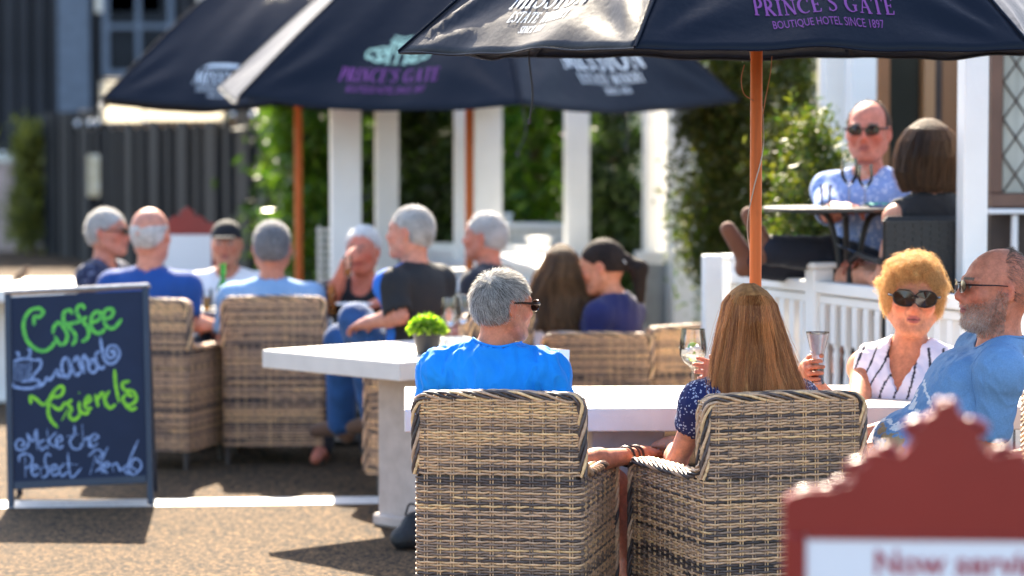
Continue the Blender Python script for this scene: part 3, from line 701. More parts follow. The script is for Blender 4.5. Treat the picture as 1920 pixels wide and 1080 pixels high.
def serif(txt, size, wx=1.0, slant=0.0):
    V, Fc = [], []; x = 0
    for ch in txt:
        wd, st = GL[ch]
        for pts, sw in st: 
            b = len(V); ribbon(pts, sw, V, Fc)
            for i in range(b, len(V)): V[i] = ((V[i][0]+x)*wx, V[i][1])
        x += wd+.10
    x *= wx
    V = [((a-x/2+slant*(b-.5))*size, b*size) for a, b in V]; return V, Fc, x*size
_fc = {}
def plain(txt, size, wx=1.0, slant=0.0, bold=0.0):
    "the built-in sans face, flattened to a mesh"
    cu = bpy.data.curves.new('lettering', 'FONT'); cu.body = txt; cu.size = 1; cu.align_x = 'CENTER'; cu.resolution_u = 3; cu.offset = bold
    o = bpy.data.objects.new('lettering', cu); col.objects.link(o); dg = bpy.context.evaluated_depsgraph_get(); me = o.evaluated_get(dg).to_mesh()
    V = [((v.co.x*wx+slant*v.co.y)*size, v.co.y*size) for v in me.vertices]; Fc = [tuple(p.vertices) for p in me.polygons]
    o.evaluated_get(dg).to_mesh_clear(); bpy.data.objects.remove(o); bpy.data.curves.remove(cu); return V, Fc
def fit(V, w_):
    xs = [v[0] for v in V]; k = w_/(max(xs)-min(xs)); return [(v[0]*k, v[1]*k) for v in V]

# ------------------------------------------------------------------ umbrellas
def fabric(name='navy_umbrella_canvas'):
    m, t, p = newmat(name); L = t.links; tc = N(t, 'ShaderNodeTexCoord')
    no = N(t, 'ShaderNodeTexNoise'); no.inputs['Scale'].default_value = 3; L.new(tc.outputs['Object'], no.inputs[0])
    mx = N(t, 'ShaderNodeMix', data_type='RGBA'); mx.inputs[6].default_value = (.002, .0045, .012, 1); mx.inputs[7].default_value = (.003, .006, .015, 1); L.new(no.outputs[0], mx.inputs[0]); L.new(mx.outputs[2], p.inputs['Base Color'])
    p.inputs['Roughness'].default_value = .44; p.inputs['Specular IOR Level'].default_value = .20
    p.inputs['Sheen Weight'].default_value = .05; p.inputs['Sheen Roughness'].default_value = .35; p.inputs['Sheen Tint'].default_value = (1, .86, .72, 1)
    w1 = N(t, 'ShaderNodeTexNoise'); w1.inputs['Scale'].default_value = 420; w1.inputs['Detail'].default_value = 2; L.new(tc.outputs['Object'], w1.inputs[0])
    w2 = N(t, 'ShaderNodeTexNoise'); w2.inputs['Scale'].default_value = 14; w2.inputs['Detail'].default_value = 5; L.new(tc.outputs['Object'], w2.inputs[0])
    b1 = N(t, 'ShaderNodeBump'); b1.inputs['Strength'].default_value = .35; b1.inputs['Distance'].default_value = .002; L.new(w1.outputs[0], b1.inputs['Height'])
    b2 = N(t, 'ShaderNodeBump'); b2.inputs['Strength'].default_value = .4; b2.inputs['Distance'].default_value = .008; L.new(w2.outputs[0], b2.inputs['Height']); L.new(b1.outputs[0], b2.inputs['Normal'])
    L.new(b2.outputs[0], p.inputs['Normal']); return m
M['canvas'] = fabric()
def printmat(name, c): return mat(name, c, .6, .06, 30, .1, 200)
M['print_purple'] = printmat('purple_print', (.22, .05, .24)); M['print_green'] = printmat('pale_green_print', (.42, .62, .48)); M['print_white'] = printmat('white_print', (.72, .76, .80))
CREST = [ # scroll strokes, unit = half width of the crest
 ([(-.30, .00), (-.48, .16), (-.62, .02), (-.50, -.08), (-.40, .02)], .07), ([(-.50, -.02), (-.72, .20), (-.95, .16), (-.98, .0), (-.84, -.05), (-.80, .06)], .07), ([(-.28, .12), (-.45, .26), (-.66, .24), (-.74, .12)], .06),
 ([(-.25, -.04), (-.5, -.14), (-.72, -.10), (-.86, .02)], .06),
 ([(.30, .00), (.48, .16), (.62, .02), (.50, -.08), (.40, .02)], .07), ([(.50, -.02), (.72, .20), (.95, .16), (.98, .0), (.84, -.05), (.80, .06)], .07), ([(.28, .12), (.45, .26), (.66, .24), (.74, .12)], .06), ([(.25, -.04), (.5, -.14), (.72, -.10), (.86, .02)], .06)]
def crest(wd):
    V, Fc = [], []
    for p, w_ in CREST: ribbon(smooth(p, 5), w_, V, Fc, True)
    for x, fl in ((-.24, 1), (.02, 1), (.30, 1)):
        ribbon([(x, -.20), (x, 0), (x, .36)], .08, V, Fc); ribbon([(x-.09, -.19), (x, -.19), (x+.09, -.19)], .03, V, Fc)
        ribbon([(x, .36), (x-.10*fl, .30), (x-.16*fl, .16), (x-.05*fl, .08)], .06, V, Fc)
    ribbon(smooth([(-.34, .50), (-.22, .42), (0, .40), (.22, .42), (.34, .50)]), .10, V, Fc); ribbon(smooth([(-.30, .60), (0, .54), (.30, .60)]), .06, V, Fc)
    return [(a*wd, b*wd) for a, b in V], Fc
def logo_pg(k):
    V1, F1, _ = serif("PRINCE'S GATE", 1, 1.25); V1 = fit(V1, .47*k); h = max(v[1] for v in V1)
    s = .088*k/h*1.0; V1 = [(a, b*.075*k/h+.150*k) for a, b in V1]
    V2, F2 = plain('BOUTIQUE HOTEL SINCE 1897', 1); V2 = fit(V2, .37*k); h2 = max(v[1] for v in V2); V2 = [(a, b*.036*k/h2+.090*k) for a, b in V2]
    V3, F3 = crest(.15*k); V3 = [(a, b*1.3+.290*k) for a, b in V3]
    return [(V1, F1, 'print_purple', 'printed_name'), (V2, F2, 'print_purple', 'printed_tagline'), (V3, F3, 'print_green', 'printed_crest')]
def logo_ms(k):
    k = k*1.12 if k > 1.2 else k
    V1, F1, _ = serif('MISSION', 1, .85); V1 = fit(V1, .44*k); h = max(v[1] for v in V1); V1 = [(a, b*.125*k/h+.205*k) for a, b in V1]
    V2, F2, _ = serif('ESTATE WINERY', 1, 1.0); V2 = fit(V2, .34*k); h = max(v[1] for v in V2); V2 = [(a, b*.052*k/h+.138*k) for a, b in V2]
    V3, F3, _ = serif('SINCE 1851', 1, 1.0); V3 = fit(V3, .135*k); h = max(v[1] for v in V3); V3 = [(a, b*.034*k/h+.090*k) for a, b in V3]
    V4, F4 = [], []; ribbon([(-.19*k, .355*k), (-.13*k, .375*k), (0, .380*k), (.13*k, .375*k), (.19*k, .355*k)], [.004*k, .032*k, .034*k, .032*k, .004*k], V4, F4)
    return [(V1, F1, 'print_white', 'printed_name'), (V2, F2, 'print_white', 'printed_tagline'), (V3, F3, 'print_white', 'printed_date'), (V4, F4, 'print_white', 'printed_bar')]
def umbrella(px, d, R, zrim, rise, phi0, logos, pole_r, label, seed, tilt=(0, 0), k=1.0, cords=(), sag=1.0, wrk=1.0):
    rng = np.random.default_rng(seed); cx = X(px, d); root = empty('market_umbrella', (cx, d, 0), 0, label, 'umbrella', 'navy market umbrellas over the terrace')
    base_me = MB(); base_me.box((-.28, -.28, 0), (.28, .28, .06), .01); base_me.lathe([(.06, .06), (.05, .3), (.04, .32)], n=14); base_me.build('base', M['black'], root)
    mb = MB(); mb.tube([(0, 0, .05), (0, 0, zrim+rise-.02)], pole_r, 20); mb.build('pole', M['pole'], root, True)
    mb = MB(); mb.lathe([(.0, zrim+rise+.13), (.03, zrim+rise+.11), (.045, zrim+rise+.06), (.03, zrim+rise+.01), (.02, zrim+rise-.03)], n=14); mb.build('finial', M['pole'], root, True)
    Tm = Matrix.Translation((0, 0, zrim)) @ Euler((radians(tilt[0]), radians(tilt[1]), 0)).to_matrix().to_4x4()
    apex = np.array([0, 0, rise]); VT = [np.array([R*sin(radians(phi0+60*i)), -R*cos(radians(phi0+60*i)), 0]) for i in range(6)]
    Wd = R; Ls = sqrt((R*cos(pi/6))**2+rise**2); Tn = np.array(Tm)
    def surf(i, a, t, lift=0.0):
        "point on panel i; a across 0..1, t from apex 0 to rim 1"
        a, t = np.asarray(a, float), np.asarray(t, float)
        v0, v1 = VT[i], VT[(i+1) % 6]; e = v0[None]*(1-a.reshape(-1, 1))+v1[None]*a.reshape(-1, 1); tt = t.reshape(-1, 1)
        P = apex+tt*(e-apex); A_, T2 = a.ravel(), t.ravel()
        sagz = -.055*R*np.sin(pi*A_)*T2**1.5*(1-.35*T2)*(sag+(1-sag)*(1-T2))+.045*R*np.sin(pi*T2)
        ph = rngp[i]
        wr = .008*np.sin(9*A_*T2+ph[0]+5*T2)*np.sin(pi*A_)+.004*np.sin(23*A_+11*T2+ph[1])*T2*np.sin(pi*A_)
        # pulls that fan from the rim corners
        for s, aa in ((0, A_), (1, 1-A_)):
            r = np.hypot(aa, (1-T2)*1.0)+1e-4; th = np.arctan2(1-T2, aa+1e-4)
            wr = wr+.0075*np.sin(th*9+ph[2+s])*np.exp(-((r-.16)/.16)**2)*np.clip(aa*20, 0, 1)*np.clip((1-T2)*14, 0, 1)
        wr = wr*wrk
        inw = -.018*R*np.sin(pi*A_)*T2**6
        mid = (v0+v1)/2; mid = mid/np.linalg.norm(mid); nrm = mid*rise/Ls; nrm[2] = R*cos(pi/6)/Ls
        P[:, 2] += sagz; P += nrm[None]*(wr+lift)[:, None] if np.ndim(lift) else nrm[None]*(wr[:, None]+lift); P += mid[None]*inw[:, None]
        return P @ Tn[:3, :3].T+Tn[:3, 3]
    rngp = rng.uniform(0, 6.28, (6, 4))
    na, nt_ = 44, 44
    ga, gt_ = np.meshgrid(np.linspace(0, 1, na), np.linspace(0.02, 1, nt_))
    idx = np.arange(na*nt_).reshape(nt_, na); Fq = np.stack([idx[:-1, :-1], idx[:-1, 1:], idx[1:, 1:], idx[1:, :-1]], -1).reshape(-1, 4)
    for i in range(6):
        P = surf(i, ga.ravel(), gt_.ravel()); o = link('canopy_panel', mkmesh('canopy_panel', P, Fq, None, True), M['canvas'], root)
        so_ = o.modifiers.new('cloth', 'SOLIDIFY'); so_.thickness = .0012; so_.offset = 0
        # hem along the rim
        aa = np.linspace(0, 1, 30); hm = surf(i, aa, np.full(30, .998)); mb = MB(); mb.tube([tuple(p-np.array([0, 0, .004])) for p in hm], .0045, 6); mb.build('hem', M['canvas'], o, True)
        sm = surf(i, np.zeros(30)+.0005, np.linspace(.03, 1, 30), .003); mb = MB(); mb.tube([tuple(p) for p in sm], .005, 6); mb.build('seam', M['canvas'], o, True)
        if i in logos:
            for V2, F2, mk, nm in (logo_pg(k) if logos[i] == 'pg' else logo_ms(k)):
                V2 = np.array(V2); t = 1-V2[:, 1]/Ls; a = .5+V2[:, 0]/(t*Wd); P2 = surf(i, a, t, .0032*k)
                link(nm, mkmesh(nm, P2, F2), M[mk], o)
        # rib and strut under it
        r0 = surf(i, np.zeros(12), np.linspace(.05, .93, 12), -.016); mb = MB(); mb.tube([tuple(p) for p in r0], .009, 6); rb_ = mb.build('rib', M['pole'], root, True)
        mid = r0[6]; hub = (0, 0, zrim+rise*.25); mb = MB(); mb.tube([hub, tuple(mid)], .008, 6); mb.build('strut', M['pole'], root, True)
    mb = MB(); mb.lathe([(pole_r+.003, zrim+rise*.2), (pole_r+.03, zrim+rise*.22), (pole_r+.03, zrim+rise*.28), (pole_r+.003, zrim+rise*.3)], n=14); mb.build('runner_hub', M['pole'], root, True)
    for i, a, pts in cords:
        p0 = surf(i, np.array([a]), np.array([.97]), -.01)[0]; mb = MB(); mb.tube([tuple(p0+np.array(q)) for q in smooth([(0, 0, 0)]+pts, 4)], .004*k, 6)
        mb.tube([tuple(p0+np.array(pts[-1])+np.array([0, 0, z])) for z in (.012*k, -.012*k)], .009*k, 6); mb.build('tie_cord', M['black'], root, True)
    return root
# nearest umbrella: corners at -83, -23 and 37 degrees
umbrella(1417, 8.87, 1.24, 2.012, .92, -22.6, {0: 'pg', 5: 'ms'}, .0209, 'nearest navy umbrella, its orange pole with a wire twisted round it', 5, tilt=(1.4, 0), k=.94, sag=.1, wrk=1.35,
   cords=[(4, .13, [(.0, 0, -.05), (.012, 0, -.17), (.0, .0, -.27)])])
umbrella(880, 16.6, 1.80, 2.045, 1.32, 10.5, {5: 'pg', 0: 'ms'}, .0275, 'middle navy umbrella with both printed panels blurred, behind the nearest one', 6, k=1.36, tilt=(3, .8),
   cords=[(5, .02, [(0, 0, -.08), (.02, 0, -.2), (-.03, 0, -.33)]), (0, .02, [(0, 0, -.08), (.02, 0, -.2), (-.03, 0, -.33)]), (0, .5, [(0, 0, -.05), (.02, 0, -.16), (.01, 0, -.26)])])
umbrella(560, 19.5, 1.72, 2.05, 1.32, 10, {5: 'ms'}, .030, 'rearmost navy umbrella at upper left, a sliver of it showing', 7, k=.95)
# wire twisted round the nearest pole, loose ends under the canopy
wr = empty('twisted_wire', (X(1417, 8.87), 8.87, 1.2), 0, 'thin grey wire spiralling round the nearest orange umbrella pole', 'wire')
mb = MB(); pts = []
for i in range(90):
    t = i/89; z = .1+t*.9; an = 1.1+t*2*pi*1.35; r = .0209+.004+.004*abs(sin(an*1.5)); pts.append((r*cos(an), r*sin(an), z-.1))
mb.tube(pts, .0022, 6); mb.build('wire_strand', mat('tinned_wire', (.42, .36, .30), .35, .1, metal=.5), wr, True)
mb = MB(); mb.tube(smooth([(-.045, -.03, .77), (-.055, -.03, .72), (-.045, -.03, .67), (-.01, -.03, .645)]), .0018, 6); mb.tube(smooth([(.05, -.03, .80), (.045, -.03, .74), (.03, -.03, .66), (.02, -.03, .6)]), .0018, 6)
mb.build('wire_end', mat('copper_wire', (.40, .16, .08), .35, .1, metal=.5), wr, True)
# ------------------------------------------------------------------ tables
TT = .78
def slab_table(name, corners, label, ped, z=TT, th=.08, m='tabletop', leg='concrete'):
    "corners: 4 (x,y) in order; ped: pedestal (cx,cy,hx,hy) in table axes"
    C = [Vector((x, y, 0)) for x, y in corners]; cen = sum(C, Vector())/4; u = (C[1]-C[0]).normalized(); an = atan2(u.y, u.x); root = empty(name, cen, an, label, 'table')
    Li = [(c-cen) for c in C]; R_ = Matrix.Rotation(-an, 3, 'Z'); P = [(R_ @ c) for c in Li]
    mb = MB(); mb.box((min(p.x for p in P), min(p.y for p in P), z-th), (max(p.x for p in P), max(p.y for p in P), z), .004); mb.build('tabletop', M[m], root)
    for (cx, cy, hx, hy) in ped:
        mb = MB(); mb.box((cx-hx, cy-hy, .0), (cx+hx, cy+hy, z-th-.002), .006); pd = mb.build('pedestal', M[leg], root)
        mb = MB(); mb.box((cx-hx-.02, cy-hy-.02, .0), (cx+hx+.02, cy+hy+.02, .055), .01); mb.build('plinth', M[leg], root)
    return root
# near table: long slab, front edge y 770, left end x 758
f0 = onground(758, 768, TT); f1 = Vector((2.05, f0.y+.10, 0)); dv = (f1-f0); dv.z = 0; dv.normalize(); bk = Vector((-dv.y, dv.x, 0))*.86
slab_table('concrete_table', [(f0.x, f0.y), (f1.x, f1.y), ((f1+bk).x, (f1+bk).y), ((f0+bk).x, (f0+bk).y)], 'long pale concrete table in front of the couple in wicker chairs', [(-.42, 0, .13, .26), (.75, 0, .13, .26)])
Lc, Nc = onground(491, 656, TT), onground(749, 680, TT); e1 = (Lc-Nc); e1.z = 0; e2 = Vector((e1.y, -e1.x, 0)).normalized()*.98
if e2.y < 0: e2 = -e2
slab_table('concrete_table', [(Nc.x, Nc.y), ((Nc+e2).x, (Nc+e2).y), ((Nc+e1+e2).x, (Nc+e1+e2).y), ((Nc+e1).x, (Nc+e1).y)], 'square pale concrete table with the potted plant on it, left of the blue t-shirt', [(-.02, -.13, .15, .18)])
def round_table(px, py, r, label, z=TT, m='darktop'):
    c = onground(px, py, z); root = empty('dining_table', (c.x, c.y, 0), 0, label, 'table')
    mb = MB(); mb.lathe([(r-.01, z-.035), (r, z-.03), (r, z-.005), (r-.006, z)], n=48); mb.build('tabletop', M[m], root)
    mb = MB(); mb.lathe([(.30, 0), (.30, .03), (.05, .05), (.045, z-.06), (.12, z-.035)], n=20); mb.build('pedestal', M['black'], root, True); return c
M['darktop'] = mat('dark_grey_tabletop', (.10, .10, .11), .35, .1)
cL = round_table(398, 572, .62, 'round dark table with beers where the four men sit, left')
cM = round_table(655, 574, .58, 'round dark table in front of the man drinking in black')
cW = Vector((X(60, 17.2), 17.2, 0)); tw = slab_table('white_table', [(X(-190, 16.6), 16.55), (X(122, 16.6), 16.55), (X(122, 16.6), 18.1), (X(-190, 16.6), 18.1)], 'blown-out white table where the sparrow sits, far left', [(0, 0, .15, .3)], m='white', leg='white')
cD = Vector((X(1590, 11.55), 11.55, deckz)); dt = empty('deck_table', cD, 0, 'small dark café table on the deck between the man and woman', 'table')
zd = Z(388, 11.55)-deckz
mb = MB(); mb.lathe([(.37, zd-.02), (.385, zd-.015), (.385, zd-.004), (.38, zd)], n=40); mb.build('tabletop', M['black'], dt)
mb = MB()
for k in range(3):
    an = k*2*pi/3+.3; mb.tube(smooth([(.05*cos(an), .05*sin(an), .30), (.04*cos(an), .04*sin(an), .5), (.10*cos(an), .10*sin(an), zd-.06), (.22*cos(an), .22*sin(an), zd-.02)]), .014, 8)
    mb.tube(smooth([(.05*cos(an), .05*sin(an), .30), (.12*cos(an), .12*sin(an), .10), (.30*cos(an), .30*sin(an), .015)]), .014, 8)
mb.build('pedestal', M['black'], dt, True)
# ------------------------------------------------------------------ chalkboard
M['board'] = mat('navy_chalkboard_panel', (.012, .021, .05), .8, .12, 5)
bl, br_, tl, tr_ = onground(22, 958), onground(284, 955), None, None
dB = 11.95; xl, xr = X(9, dB), X(285, dB); xlt, xrt = X(0, dB+.22), X(270, dB+.22)
ztop = Z(546, dB+.22)
sg = empty('chalkboard_sign', ((xl+xr)/2, dB, 0), 0, 'navy A-frame chalkboard reading Coffee and Friends Make the Perfect Blend', 'sign'); off = sg.location
zlo = .115; bx = Vector(((xl+xr)/2, dB, 0))
bw = (xr-xl)
vup = Vector((-.066, .23, ztop)).normalized(); vright = Vector((1, 0.0, .05)).normalized(); vup = (vup-vright*vup.dot(vright)).normalized(); vn = vright.cross(vup).normalized()   # vn points to the viewer (-y)
if vn.y > 0: vn = -vn
org = Vector(((xl+xr)/2-.0, dB, 0)); Lh = ztop/vup.z
def bp(u, v, n=0.0): return org+vright*u+vup*v+vn*n
Mx = Matrix.Identity(4)
for i, c in enumerate((vright, vup, vn)): 
    for j in range(3): Mx[j][i] = c[j]
Mx.translation = org
mb = MB(); mb.box((-bw/2+.015, zlo+.02, -.008), (bw/2-.015, Lh-.015, .004), M=Mx); face = mb.build('chalk_panel', M['board'], sg, off=off)
M['bframe'] = mat('navy_sign_frame', (.02, .028, .05), .35, .1)
mb = MB(); mb.box((-bw/2, 0.0, -.014), (-bw/2+.03, Lh, .012), .003, M=Mx); mb.build('frame_upright', M['bframe'], sg, off=off)
mb = MB(); mb.box((bw/2-.03, 0.0, -.014), (bw/2, Lh, .012), .003, M=Mx); mb.build('frame_upright', M['bframe'], sg, off=off)
mb = MB(); mb.box((-bw/2+.031, zlo-.012, -.014), (bw/2-.031, zlo+.025, .010), .003, M=Mx); mb.build('frame_rail', M['bframe'], sg, off=off)
M['toprail'] = mat('worn_pale_metal_edge', (.45, .42, .40), .3, .2, 30, metal=.6)
mb = MB(); mb.box((-bw/2-.005, Lh+.001, -.05), (bw/2+.005, Lh+.022, .016), .006, M=Mx); mb.build('top_rail', M['toprail'], sg, off=off)
# rear leaf
vb = Vector((.0, -.26, ztop)).normalized(); ob = bp(0, Lh)-vb*(Lh); Mb = Matrix.Identity(4); nb = vright.cross(vb)
for i, c in enumerate((vright, vb, nb)):
    for j in range(3): Mb[j][i] = c[j]
Mb.translation = ob; Mb.translation.z = 0.0
for x0 in (-bw/2, bw/2-.028):
    mb = MB(); mb.box((x0, 0, -.012), (x0+.028, Lh-.03, .012), .003, M=Mb); mb.build('rear_leg', M['bframe'], sg, off=off)
mb = MB(); mb.box((-bw/2+.03, zlo+.02, -.006), (bw/2-.03, Lh-.03, .004), M=Mb); mb.build('rear_panel', M['board'], sg, off=off)
mb = MB(); p, q = bp(bw/2-.015, .22, 0), Mb @ Vector((bw/2-.015, .22, 0)); mb.tube([p, (p+q)/2-Vector((0, 0, .03)), q], .006, 6); mb.build('hinge_strap', M['black'], sg, off=off)
def chalk(name, c, c2):
    m, t, p = newmat(name); L = t.links; tc = N(t, 'ShaderNodeTexCoord'); no = N(t, 'ShaderNodeTexNoise'); no.inputs['Scale'].default_value = 60; no.inputs['Detail'].default_value = 9; no.inputs['Roughness'].default_value = .75
    L.new(tc.outputs['Object'], no.inputs[0]); r = N(t, 'ShaderNodeValToRGB'); r.color_ramp.elements[0].position = .34; r.color_ramp.elements[1].position = .62
    r.color_ramp.elements[0].color = (*c2, 1); r.color_ramp.elements[1].color = (*c, 1); L.new(no.outputs[0], r.inputs[0]); L.new(r.outputs[0], p.inputs['Base Color']); p.inputs['Roughness'].default_value = .8; return m
M['chalkg'] = chalk('green_chalk_pen', (.16, .62, .06), (.03, .20, .07)); M['chalkl'] = chalk('lime_chalk_pen', (.30, .70, .03), (.10, .34, .03)); M['chalkb'] = chalk('pale_blue_chalk_pen', (.30, .42, .68), (.06, .09, .18))
def board_uv(px, py):
    dx = (px-960)/FPX; dy = (540-py)/FPX; v = Vector((dx, cos(PITCH)+dy*sin(PITCH), -sin(PITCH)+dy*cos(PITCH))); c = Vector((0, 0, H))
    t = (org-c).dot(vn)/v.dot(vn); P = c+v*t-org; return P.dot(vright), P.dot(vup)
SA = lambda p: (p[0]/5.4, 530+p[1]/5.4)
SB = lambda p: (p[0]/3.857, 690+p[1]/3.857)
def write(name, strokes, S, wpx, m):
    V, Fc = [], []; lay = []
    for st in strokes:
        b = len(V); pts = [board_uv(*S(p)) for p in st]; ribbon(smooth(pts, 6), wpx*dB/FPX, V, Fc, True); lay += [len(lay) and lay[-1]+.00015 or 0.0]*0
        for i in range(b, len(V)): V[i] = (*V[i], .0052+.00025*(strokes.index(st) % 7))
    P = [tuple(bp(*v)-off) for v in V]; link(name, mkmesh(name, P, Fc), m, face)
write('chalk_word_coffee', [[(345, 440), (352, 350), (400, 350), (440, 300), (395, 262), (310, 285), (250, 370), (243, 480), (285, 600), (370, 675), (450, 692), (520, 655), (560, 590)],
 [(535, 520), (555, 440), (600, 405), (650, 460), (685, 540), (660, 615), (605, 620), (555, 540)], [(742, 320), (705, 280), (652, 305), (645, 380), (700, 450), (760, 520), (765, 580), (732, 640)], [(650, 432), (740, 412), (820, 388), (885, 345)],
 [(862, 275), (832, 230), (782, 258), (790, 330), (850, 405), (900, 480), (885, 565), (825, 602)], [(935, 405), (1005, 375), (1022, 315), (980, 297), (932, 345), (925, 440), (960, 502), (1020, 510), (1068, 465)],
 [(1062, 370), (1130, 345), (1148, 285), (1105, 265), (1055, 305), (1058, 400), (1105, 462), (1170, 450), (1235, 368)]], SA, 7.5, M['chalkg'])
write('chalk_word_and', [[(375, 1075), (450, 1015), (475, 965), (505, 985), (550, 935), (580, 885), (600, 940), (650, 950), (690, 935)], [(705, 790), (660, 765), (628, 830), (640, 920), (690, 960), (715, 880), (690, 770), (735, 880), (780, 940), (820, 900)],
 [(745, 810), (780, 750), (810, 830), (850, 915), (835, 800), (855, 738), (890, 800), (905, 880), (945, 912), (985, 870), (955, 790), (915, 790), (930, 840)], [(1010, 690), (972, 730), (982, 820), (1030, 872), (1070, 840)],
 [(1018, 550), (1035, 680), (1060, 780), (1115, 822), (1180, 795), (1212, 720), (1180, 650), (1120, 642), (1080, 700), (1105, 762), (1160, 740), (1150, 690), (1118, 712)]], SA, 6.0, M['chalkb'])
write('chalk_cup_drawing', [[(148, 800), (148, 990)], [(180, 800), (182, 1000)], [(215, 815), (215, 1005)], [(250, 820), (248, 1005)], [(285, 815), (278, 1000)], [(318, 800), (305, 990)], [(140, 800), (200, 778), (280, 772), (345, 785)], [(345, 790), (410, 785), (412, 850), (350, 930), (318, 990)],
 [(130, 1010), (140, 1050), (240, 1072), (350, 1062), (405, 1010), (350, 985), (220, 1005)], [(192, 770), (188, 715), (160, 712)], [(290, 765), (312, 700), (280, 665)]], SA, 5.6, M['chalkb'])
write('chalk_word_friends', [[(225, 262), (222, 208), (262, 225), (312, 265), (350, 240), (392, 170), (440, 132), (462, 158), (440, 200), (392, 215)], [(400, 190), (360, 240), (350, 320), (372, 380), (420, 432)], [(368, 262), (430, 302), (475, 245)], [(448, 382), (490, 300)],
 [(525, 230), (490, 260), (520, 298), (500, 340), (532, 376), (572, 350), (585, 310)], [(574, 240), (580, 310), (622, 332), (650, 310)], [(572, 176), (577, 186)], [(622, 262), (655, 232), (640, 205), (618, 240), (622, 290), (670, 292)],
 [(690, 190), (702, 240), (712, 282)], [(706, 235), (742, 180), (762, 250), (772, 285)], [(795, 165), (760, 225), (795, 290), (840, 262)], [(830, 10), (838, 120), (862, 250)], [(942, 95), (888, 112), (902, 160), (962, 170), (988, 230), (930, 272), (888, 230), (920, 190), (962, 212)], [(900, 262), (950, 302), (992, 285)]], SB, 6.6, M['chalkl'])
write('chalk_words_make_the', [[(150, 562), (180, 550), (150, 515), (115, 545), (130, 592), (190, 582), (210, 530), (195, 470)], [(195, 470), (240, 530), (265, 445), (272, 592)], [(330, 520), (290, 540), (300, 592), (335, 570), (340, 585)], [(342, 440), (352, 592)], [(412, 460), (355, 532), (420, 580)],
 [(415, 540), (450, 520), (435, 490), (408, 530), (430, 582), (462, 558)], [(541, 412), (540, 480), (508, 530), (530, 582), (580, 582), (592, 540)], [(485, 496), (570, 480)], [(596, 410), (606, 572)], [(608, 530), (640, 500), (645, 560), (665, 572)], [(668, 532), (712, 500), (682, 480), (650, 520), (670, 572), (712, 542)]], SB, 4.4, M['chalkb'])
write('chalk_words_perfect_blend', [[(182, 640), (186, 792)], [(140, 682), (142, 640), (190, 620), (235, 652), (220, 710), (180, 722)], [(235, 742), (272, 720), (252, 700), (228, 740), (250, 782), (282, 760)], [(288, 712), (302, 790)], [(290, 735), (320, 712)], [(372, 640), (342, 620), (325, 672), (350, 760), (308, 800)], [(310, 722), (382, 708)],
 [(372, 742), (412, 725), (398, 700), (368, 730), (390, 778), (425, 760)], [(465, 700), (430, 732), (450, 782), (492, 750)], [(492, 610), (502, 740), (525, 792), (592, 722)], [(450, 692), (565, 700)], [(692, 630), (652, 772)], [(640, 640), (700, 590), (742, 620), (700, 672), (748, 702), (690, 752)], [(782, 570), (732, 690), (742, 762)],
 [(760, 722), (792, 702), (772, 680), (748, 730), (780, 764)], [(808, 690), (822, 752)], [(815, 710), (845, 690), (870, 742), (885, 720)], [(935, 700), (898, 722), (920, 764), (955, 740)], [(1002, 520), (942, 660), (930, 740), (970, 772), (1022, 720), (1010, 670), (970, 660), (950, 712), (992, 742)]], SB, 4.2, M['chalkb'])
mb = MB(); 
for px, py, s_ in ((105, 845, 22), (1040, 805, 18), (930, 830, 30)): write('chalk_smudge', [[(px-s_, py), (px, py-4), (px+s_, py+4)]], SB, 5, M['chalkb'])

# sparrow on the white table
sp = empty('sparrow', (X(38, 17.0), 17.0, TT), 0, 'small brown sparrow perched on the white table at far left', 'bird')
wc = empty('added_white_table', (X(905, 18), 18, 0), radians(2), 'added long white table for the blown-out patch behind the white-haired man at the middle pole', 'table')
mb = MB(); mb.box((-.44, -2.9, .84), (.52, 3.3, .90), .01); mb.build('tabletop', M['white'], wc)  # white surface added to give a blown-out bright patch, table form guessed
for x in (-.3, .38):
    for y in (-2.6, 3.0): mb = MB(); mb.box((x-.04, y-.04, 0), (x+.04, y+.04, .838)); mb.build('leg', M['white'], wc)
# ------------------------------------------------------------------ maroon signs with carved crests
M['maroon'] = mat('glossy_maroon_paint', (.25, .020, .016), .3, .08, 5)
M['signwhite'] = mat('white_sign_face', (.78, .80, .84), .5, .03, 3)
M['signtext'] = mat('dusty_red_lettering', (.36, .035, .055), .6, .05)
def red_sign(loc, s, rz, label, text=True):
    "s: half width"
    root = empty('framed_sign', loc, rz, label, 'sign', None)
    hw = s; zt = loc[3] if len(loc) > 3 else 0
    return root
def crest_outline(hw):
    # right half from the outer shoulder up to the finial, unit = hw
    r = [(1.0, 0), (1.0, .30), (.96, .38), (.86, .43), (.70, .44), (.66, .48), (.60, .50), (.56, .58), (.58, .66), (.52, .68), (.48, .74), (.50, .82), (.42, .84), (.30, .80), (.24, .86), (.20, .96), (.22, 1.05), (.16, 1.10), (.13, 1.18), (.08, 1.22), (.06, 1.30), (0, 1.34)]
    h = [(x, z*.62) for x, z in smooth(r, 4)]; out = [(x*hw, z*hw) for x, z in h]+[(-x*hw, z*hw) for x, z in h[::-1][1:]]
    return out
